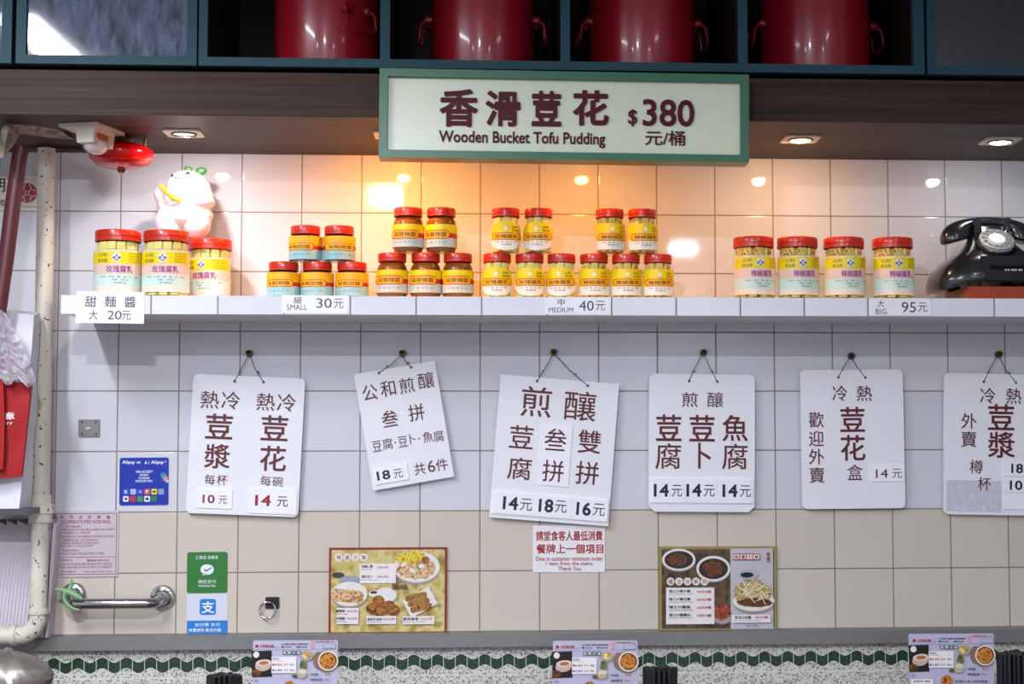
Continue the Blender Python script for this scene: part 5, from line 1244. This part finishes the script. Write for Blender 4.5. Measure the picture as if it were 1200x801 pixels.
for v in q.bm.verts:
    v.co.y += .006 * math.sin(v.co.z * 23 + v.co.x * 31) * (1 if v.co.z > RZ + .01 else 0); v.co.x += .002 * math.sin(v.co.z * 40)
q.done('bag_body', wpap, wb, ang=80)
q = MB(); q.box(xl, xr - .002, -.206, -.200, zt - .07, zt - .068); q.done('fold', wpap, wb, smooth=False)
redt = M('red_tote_cloth', 'A60C10', .7, var=.08, bump=.25, bscale=20)
TDp = .262
rt = empty('tote_bag', (at(10, 565, TDp).x, -TDp, at(10, 565, TDp).z), 'red cloth tote bag with white lettering hanging at the left edge', 'bag')
q = MB()
def cloth(outline_l, outline_r, d0, amp, seed, thick=.012):
    rows = []
    for i in range(25):
        t = i / 24; (xl_, yl_) = outline_l(t); (xr_, yr_) = outline_r(t); row = []
        for j in range(17):
            u = j / 16; x = xl_ + (xr_ - xl_) * u; y = yl_ + (yr_ - yl_) * u
            d = d0 + amp * math.sin(u * 9 + seed + t * 2) * (0.4 + .6 * t) + amp * .5 * math.sin(t * 11 + u * 5)
            row.append(at(x, y, d))
        rows.append(row)
    F_ = [[q.bm.verts.new(p) for p in r] for r in rows]; B_ = [[q.bm.verts.new(p + Vector((0, thick, 0))) for p in r] for r in rows]
    for i in range(24):
        for j in range(16):
            q.face([F_[i][j], F_[i][j + 1], F_[i + 1][j + 1], F_[i + 1][j]]); q.face([B_[i][j], B_[i + 1][j], B_[i + 1][j + 1], B_[i][j + 1]])
    for i in range(24):
        q.face([F_[i][0], F_[i + 1][0], B_[i + 1][0], B_[i][0]]); q.face([F_[i][16], B_[i][16], B_[i + 1][16], F_[i + 1][16]])
    for j in range(16):
        q.face([F_[0][j], B_[0][j], B_[0][j + 1], F_[0][j + 1]]); q.face([F_[24][j], F_[24][j + 1], B_[24][j + 1], B_[24][j]])
cloth(lambda t: (-45, 446 + 118 * t), lambda t: (37 - 12 * t, 448 + 110 * t), TDp, .003, 1)
tb = q.done('bag_body', redt, rt, ang=70)
q = MB(); cloth(lambda t: (-50, 418 + 135 * t), lambda t: (1.5 + 3.5 * math.sin(t * 2.6), 418 + 132 * t), TDp + .02, .003, 4); q.done('front_fold', redt, rt, ang=70)
q = MB()
for (x0_, dx_) in ((15, 0), (-18, 0)):
    q.tube([at(x0_, 452, TDp + .004), at(x0_ - 1, 430, TDp + .0), at(x0_ - 4, 405, TDp - .015), at(x0_ - 8, 385, TDp - .03)], .006, 8)
q.tube([at(33, 452, TDp), at(33.5, 440, TDp - .005), at(33, 434, TDp - .01)], .005, 8)
q.done('handle', redt, rt)
q = MB(); text(q, '廠', 11, 487, 12, 9, -6, TDp + .0065, .02); text(q, 'Factory', 2, 496.5, 26, 4.5, -6, TDp + .0065, 0.0); q.done('lettering', M('white_tote_print', 'F0E6E6', .6), tb, smooth=False)
# crumpled thin plastic bag over the top
film = newmat('thin_cloudy_plastic'); m_, nt, out = film
tr = N(nt, 'ShaderNodeBsdfTransparent'); pb2 = N(nt, 'ShaderNodeBsdfPrincipled', i_Roughness=.25); pb2.inputs['Base Color'].default_value = (.8, .76, .84, 1)
nz = N(nt, 'ShaderNodeTexNoise', i_Scale=30.0, i_Detail=4.0); mr = N(nt, 'ShaderNodeMapRange'); nt.links.new(nz.outputs['Fac'], mr.inputs[0]); mr.inputs[1].default_value = .35; mr.inputs[2].default_value = .65; mr.inputs[3].default_value = .35; mr.inputs[4].default_value = .8
mx = N(nt, 'ShaderNodeMixShader'); nt.links.new(mr.outputs[0], mx.inputs[0]); nt.links.new(tr.outputs[0], mx.inputs[1]); nt.links.new(pb2.outputs[0], mx.inputs[2]); nt.links.new(mx.outputs[0], out.inputs[0]); film = m_
q = MB(); rnd = random.Random(11)
rows = []
for i in range(22):
    t = i / 21; row = []
    for j in range(18):
        u = j / 17; xr_ = 3 + 40 * t ** .8; x = -45 + (xr_ + 45) * u; y = 355 + 8 * u * (1 - t) + t * (95 - 8 * (1 - u) + 5 * math.sin(u * 23)); d = .30 + .008 * rnd.uniform(-1, 1) + .012 * math.sin(u * 14 + t * 3) * t
        row.append(q.bm.verts.new(at(x, y, d)))
    rows.append(row)
for i in range(21):
    for j in range(17): q.face([rows[i][j], rows[i][j + 1], rows[i + 1][j + 1], rows[i + 1][j]])
r = bmesh.ops.solidify(q.bm, geom=q.bm.faces[:], thickness=.0008)
c = at(10, 450, .3); o = q.done('plastic_bag', film, org=(c.x, -.3, c.z), ang=25); tag(o, 'crumpled cloudy plastic bag draped over the red tote', 'plastic bag')
# folded white bags standing on the ledge behind the pipe
fold = M('folded_white_bag', 'CFC6CE', .45, var=.06, bump=.2, bscale=30)
xs = [3 + 4.1 * i for i in range(-4, 8)] + [40.4, 44.4, 48.4, 52.4, 57.8]
proto = None
for i, px in enumerate(xs):
    c = at(px - 2, 737, .045)
    if proto is None:
        q = MB(); hgt = .285; th_ = .0074
        q.hexa([(-th_ / 2, -.008, 0), (th_ / 2, -.008, 0), (th_ / 2, .04, 0), (-th_ / 2, .04, 0), (-th_ / 2, -.012, hgt), (th_ / 2, -.008, hgt - .006), (th_ / 2, .04, hgt), (-th_ / 2, .04, hgt)]); q.bevel(.0018)
        proto = q.done('folded_bag', fold); o = proto
    else:
        o = proto.copy(); COL.objects.link(o)
    o.location = (c.x, -.046, lz1 + .0006); tl = 5.0 if px < 35 else 3.2
    o.rotation_euler = (0, math.radians(tl), 0)
    o.scale = (1, 1, 1 - .012 * (i % 3) if px < 57 else .97)
    tag(o, 'folded white bag standing upright in the packed row behind the cream pipe', 'folded bag', 'folded white bags on the ledge')

# ================================================================== TABLE AND WHAT STANDS ON IT
TZ = .68
tw = wood_mat('brown_table_laminate', '4A3022', '6E4A34', .35)
tb_ = empty('table', (1.2, -.5, 0), 'long brown table along the wall below the frame', 'table')
q = MB(); q.box(-.7, 3.3, -.85, -.075, TZ - .03, TZ); q.bevel(.004); q.done('tabletop', tw, tb_, smooth=False)
for (lx, ly) in ((-.6, -.8), (3.2, -.8), (-.6, -.13), (3.2, -.13)):
    q = MB(); q.box(lx - .025, lx + .025, ly - .025, ly + .025, .0005, TZ - .0305); q.bevel(.003); q.done('leg', gun, tb_, smooth=False)
acr = M('white_menu_sheet', 'BDB9D2', .25, var=.02)
clay = patch_mat('printed_orange_stew', ['5A2408', 'B8601A', 'E0A040', '8A3C10', 'D48A2C'], 120, .3); pot = M('printed_clay_pot', '8A6A58', .4); tofu_p = patch_mat('printed_tofu_bowl', ['8A6A20', 'D8B040', 'EAE0C0'], 120)
grnb = M('printed_green_block', '3E6A58', .4); rdt = M('printed_red_text', 'B02A30', .4)
def tmenu(cx, cy, label, ang=.3):
    d = .30; W = 99.5; H_ = (at(cx, cy, d).z - TZ - .002) * ppm(cx, cy + 50, d)
    root = empty('table_menu', (at(cx, cy, d).x, -d, TZ), label, 'menu', 'standing table menus')
    yc = cy + H_ / 2
    q = MB(); plate(q, cx, yc, W, H_, ang, d - .006, d, 2); q.done('sheet', acr, root, smooth=False)
    q = MB(); k = ppm(cx, cy, d); zt_ = at(cx, cy + H_ - 2, d).z
    q.box(at(cx, cy, d).x - W / k / 2, at(cx, cy, d).x + W / k / 2, -d - .012, -d + .05, TZ + .0004, max(zt_, TZ + .006)); q.bevel(.001); q.done('foot', M('clear_acrylic_foot', 'D8DCE0', .15, var=.03), root, smooth=False)
    P = Print(root, ang, d + .0004, 'print')
    def p(x, y): return cx - W / 2 + (x - 155) / 10 , cy + (y - 100) / 10
    P.rect(M('printed_grey_rule', '8A86A0', .4), *p(655, 205), 97, .5)
    P.oval(rdt, *p(208, 166), 2, 2); P.txt(rdt, [('公和荳品廠', *p(325, 164), 16.5, 3.8, .03)]); P.txt(darkp, [('Kung Wo Beancurd Factory', *p(440, 180), 7, 1.2, 0), ('全人手製作 石磨豆品 無添加防腐劑', *p(650, 141), 31, 2, .02), ('深水埗北河街', *p(560, 175), 10, 1.8, .01), ('歡迎外賣', *p(745, 175), 10, 1.8, .01)])
    P.oval(darkp, *p(505, 174), 1, 1); P.oval(darkp, *p(682, 174), 1, 1)
    P.oval(M('printed_pink_mark', 'D89AA8', .4), *p(858, 130), 2.6, 2.4); P.oval(M('printed_pink_mark', 'D89AA8', .4), *p(855, 168), 2.2, 2.4); P.txt(rdt, [('每位最低消費一份', *p(1005, 112), 22, 1.8, .02)]); P.rect(darkp, *p(1060, 163), 14.4, 5.6); P.rect(acr, *p(1060, 163), 13.8, 5)
    P.rect(M('printed_black_photo', '17120F', .35, var=.2), *p(265, 372), 23.5, 30.5, -1.5); P.oval(M('printed_bowl', 'C8B0A0', .4, var=.08), *p(282, 395), 9.6, 6.2, -8); P.oval(M('printed_bowl_rim', 'E0D0C4', .4), *p(286, 360), 9.2, 3.9, -5); P.blob(M('printed_orange_soup', 'B86A3A', .4, var=.2), *p(290, 362), 5.5, 2.2, -5, .1, 3); P.blob(patch_mat('printed_brown_wood', ['2A140C', '6A3218', '8A4A24'], 60), *p(200, 480), 5.5, 4, 0, .2, 6); P.oval(plate_w, *p(200, 265), 3.6, 3.6)
    for i, t in enumerate('招牌小食'): P.rect(grnb, *p(532 + 55 * i, 242), 4.8, 4.4); P.txt(wlab, [(t, *p(532 + 55 * i, 242), 3.3, 3.3, .02)])
    P.rect(wlab, *p(525, 385), 29, 19)
    P.txt(darkp, [('荳花系列', *p(428, 312), 7.6, 2.4, .02), ('Tofu Pudding', *p(445, 336), 10, 1.4, 0), ('$14', *p(548, 382), 4.4, 2.6, .01), ('外賣$16', *p(620, 382), 6, 2.4, .01), ('$14', *p(548, 447), 4.4, 2.6, .01), ('外賣$16', *p(620, 447), 6, 2.4, .01)])
    P.oval(rdt, *p(400, 382), 1.2, 1.2); P.txt(rdt, [('熱 荳花', *p(460, 382), 9, 2.6, .01)]); P.oval(M('printed_blue_text', '2A4AA0', .4), *p(400, 447), 1.2, 1.2); P.txt(M('printed_blue_text', '2A4AA0', .4), [('冷 荳花', *p(460, 447), 9, 2.6, .01)])
    P.oval(pot, *p(925, 330), 6, 10); P.oval(pot, *p(1030, 340), 13.5, 12.6); P.oval(plate_w, *p(1042, 335), 11.8, 11.6); P.oval(wing, *p(1042, 336), 10.2, 10); P.blob(clay, *p(1040, 338), 9.2, 8.8, 0, .1, 4)
    P.oval(dishsh, *p(790, 280), 8, 5.8); P.blob(tofu_p, *p(790, 270), 5.2, 4.2, 0, .15, 8)
    P.blob(patch_mat('printed_green_jar', ['3A3A1E', '7A7A3A', 'B0A880'], 60), *p(750, 385), 4.2, 6, 0, .1, 9); P.oval(M('printed_pale_jar', 'B8AE98', .4, var=.2), *p(735, 485), 6.2, 5.8); P.oval(M('printed_pale_lid', 'D8D0BC', .4), *p(738, 462), 5, 2.6); P.oval(M('printed_shadow_dish', '5A5040', .4, var=.2), *p(650, 515), 3.4, 2)
    P.txt(darkp, [('招牌煎釀', *p(880, 495), 9, 2.4, .02), ('秘製砂鍋豆腐', *p(905, 557), 14, 2.4, .03), ('豆卜', *p(205, 572), 5, 2.4, .02)]); P.txt(rdt, [('$38', *p(1040, 495), 7, 1.9, .01), ('$42', *p(1030, 557), 6, 1.9, .01)])
    P.rect(wlab, *p(300, 690), 26, 15); P.blob(clay, *p(590, 640), 6.6, 7, 0, .1, 14)
    for i in range(3): P.txt(darkp, [('豆腐花 凍飲', *p(300, 640 + 55 * i), 20, 2.2, .01), ('精選小食 特價優惠', *p(880, 640 + 55 * i), 38, 2.4, .01)])
    P.finish()
tmenu(345.5, 750.2, 'standing table menu on the left, below the red bordered poster')
tmenu(697.6, 751.2, 'standing table menu below the minimum order notice')
tmenu(1115.7, 743.8, 'standing table menu on the right, near the photo edge')
stick = M('black_chopstick_plastic', '121214', .35, var=.2)
q = MB(); q.lathe([(.0005, 0), (.0030, 0), (.0050, .09), (.0054, .143), (.0050, .148), (.0005, .149)], n=10, cap=False); chop = q.done('chopstick', stick); used = False
hold = M('black_holder_plastic', '18181A', .4, var=.15)
for (px, py, wd, lab, hl_) in ((263, 789.5, 45, 'black chopstick standing in the bundle left of the first table menu', 'black chopstick holder left of the first table menu'), (773.5, 781.5, 46, 'black chopstick standing in the bundle right of the middle table menu', 'black chopstick holder right of the middle table menu'), (1192, 764.5, 48, 'black chopstick standing in the bundle cut by the lower right corner', 'black chopstick holder at the lower right corner')):
    d = .31; c = at(px, py, d); k = ppm(px, py, d); R = wd / k / 2; s_ = .0118
    top = c.z; base = top - .152
    hp_ = empty('chopstick_holder', (c.x, -d, TZ), hl_, 'holder', 'chopstick holders')
    hz = base - TZ
    q = MB(); q.lathe([(.001, 0), (R + .004, 0), (R + .005, .004), (R + .005, max(.07, hz + .06)), (R + .002, max(.07, hz + .06)), (R + .0012, hz - .0004), (.001, hz - .0004)], (c.x, -d, TZ + .0004), 36, cap=False); q.done('cup', hold, hp_)
    n_ = int(R / s_) + 1
    for iy in range(-n_, n_ + 1):
        for ix in range(-n_, n_ + 1):
            x = (ix + (.5 if iy % 2 else 0)) * s_; y = iy * s_ * .87
            if math.hypot(x, y) > R - .006: continue
            if used: o = chop.copy(); COL.objects.link(o)
            else: o = chop; used = True
            o.location = (c.x + x, -d + y, base + .0002 + random.uniform(0, .006)); o.rotation_euler = (0, 0, random.uniform(0, 3)); tag(o, lab, 'chopstick', 'chopsticks, ' + lab.split('bundle ')[1])
# wrapped bundle at the lower left corner
silv = M('crinkled_silver_film', '8A847C', .3, .5, var=.25, scale=14)
q = MB(); rnd = random.Random(5); c0 = at(-8, 800, .28)
rings = []
for i in range(26):
    t = i / 25; px = -70 + 132 * t; y = 801 + 2 * t; k = ppm(px, y, .28); ry = (36 if t < .55 else 36 * (1 - (t - .55) / .45) ** .55 + 3); cc = at(px, 804 - 12 * t, .28)
    rings.append([cc + Vector((rnd.uniform(-.003, .003), math.cos(2 * PI * j / 28) * ry / k * .9 * (1 + rnd.uniform(-.07, .07)), math.sin(2 * PI * j / 28) * ry / k * (1 + rnd.uniform(-.07, .07)) )) for j in range(28)])
q.loft(rings)
o = q.done('wrapped_bundle', silv, org=(c0.x, -.28, TZ), ang=28); tag(o, 'shiny silver film wrapped bundle in the lower left corner', 'bundle')
zz = [(v.co.z) for v in o.data.vertices]
for v in o.data.vertices: v.co.z = max(v.co.z, .0006)
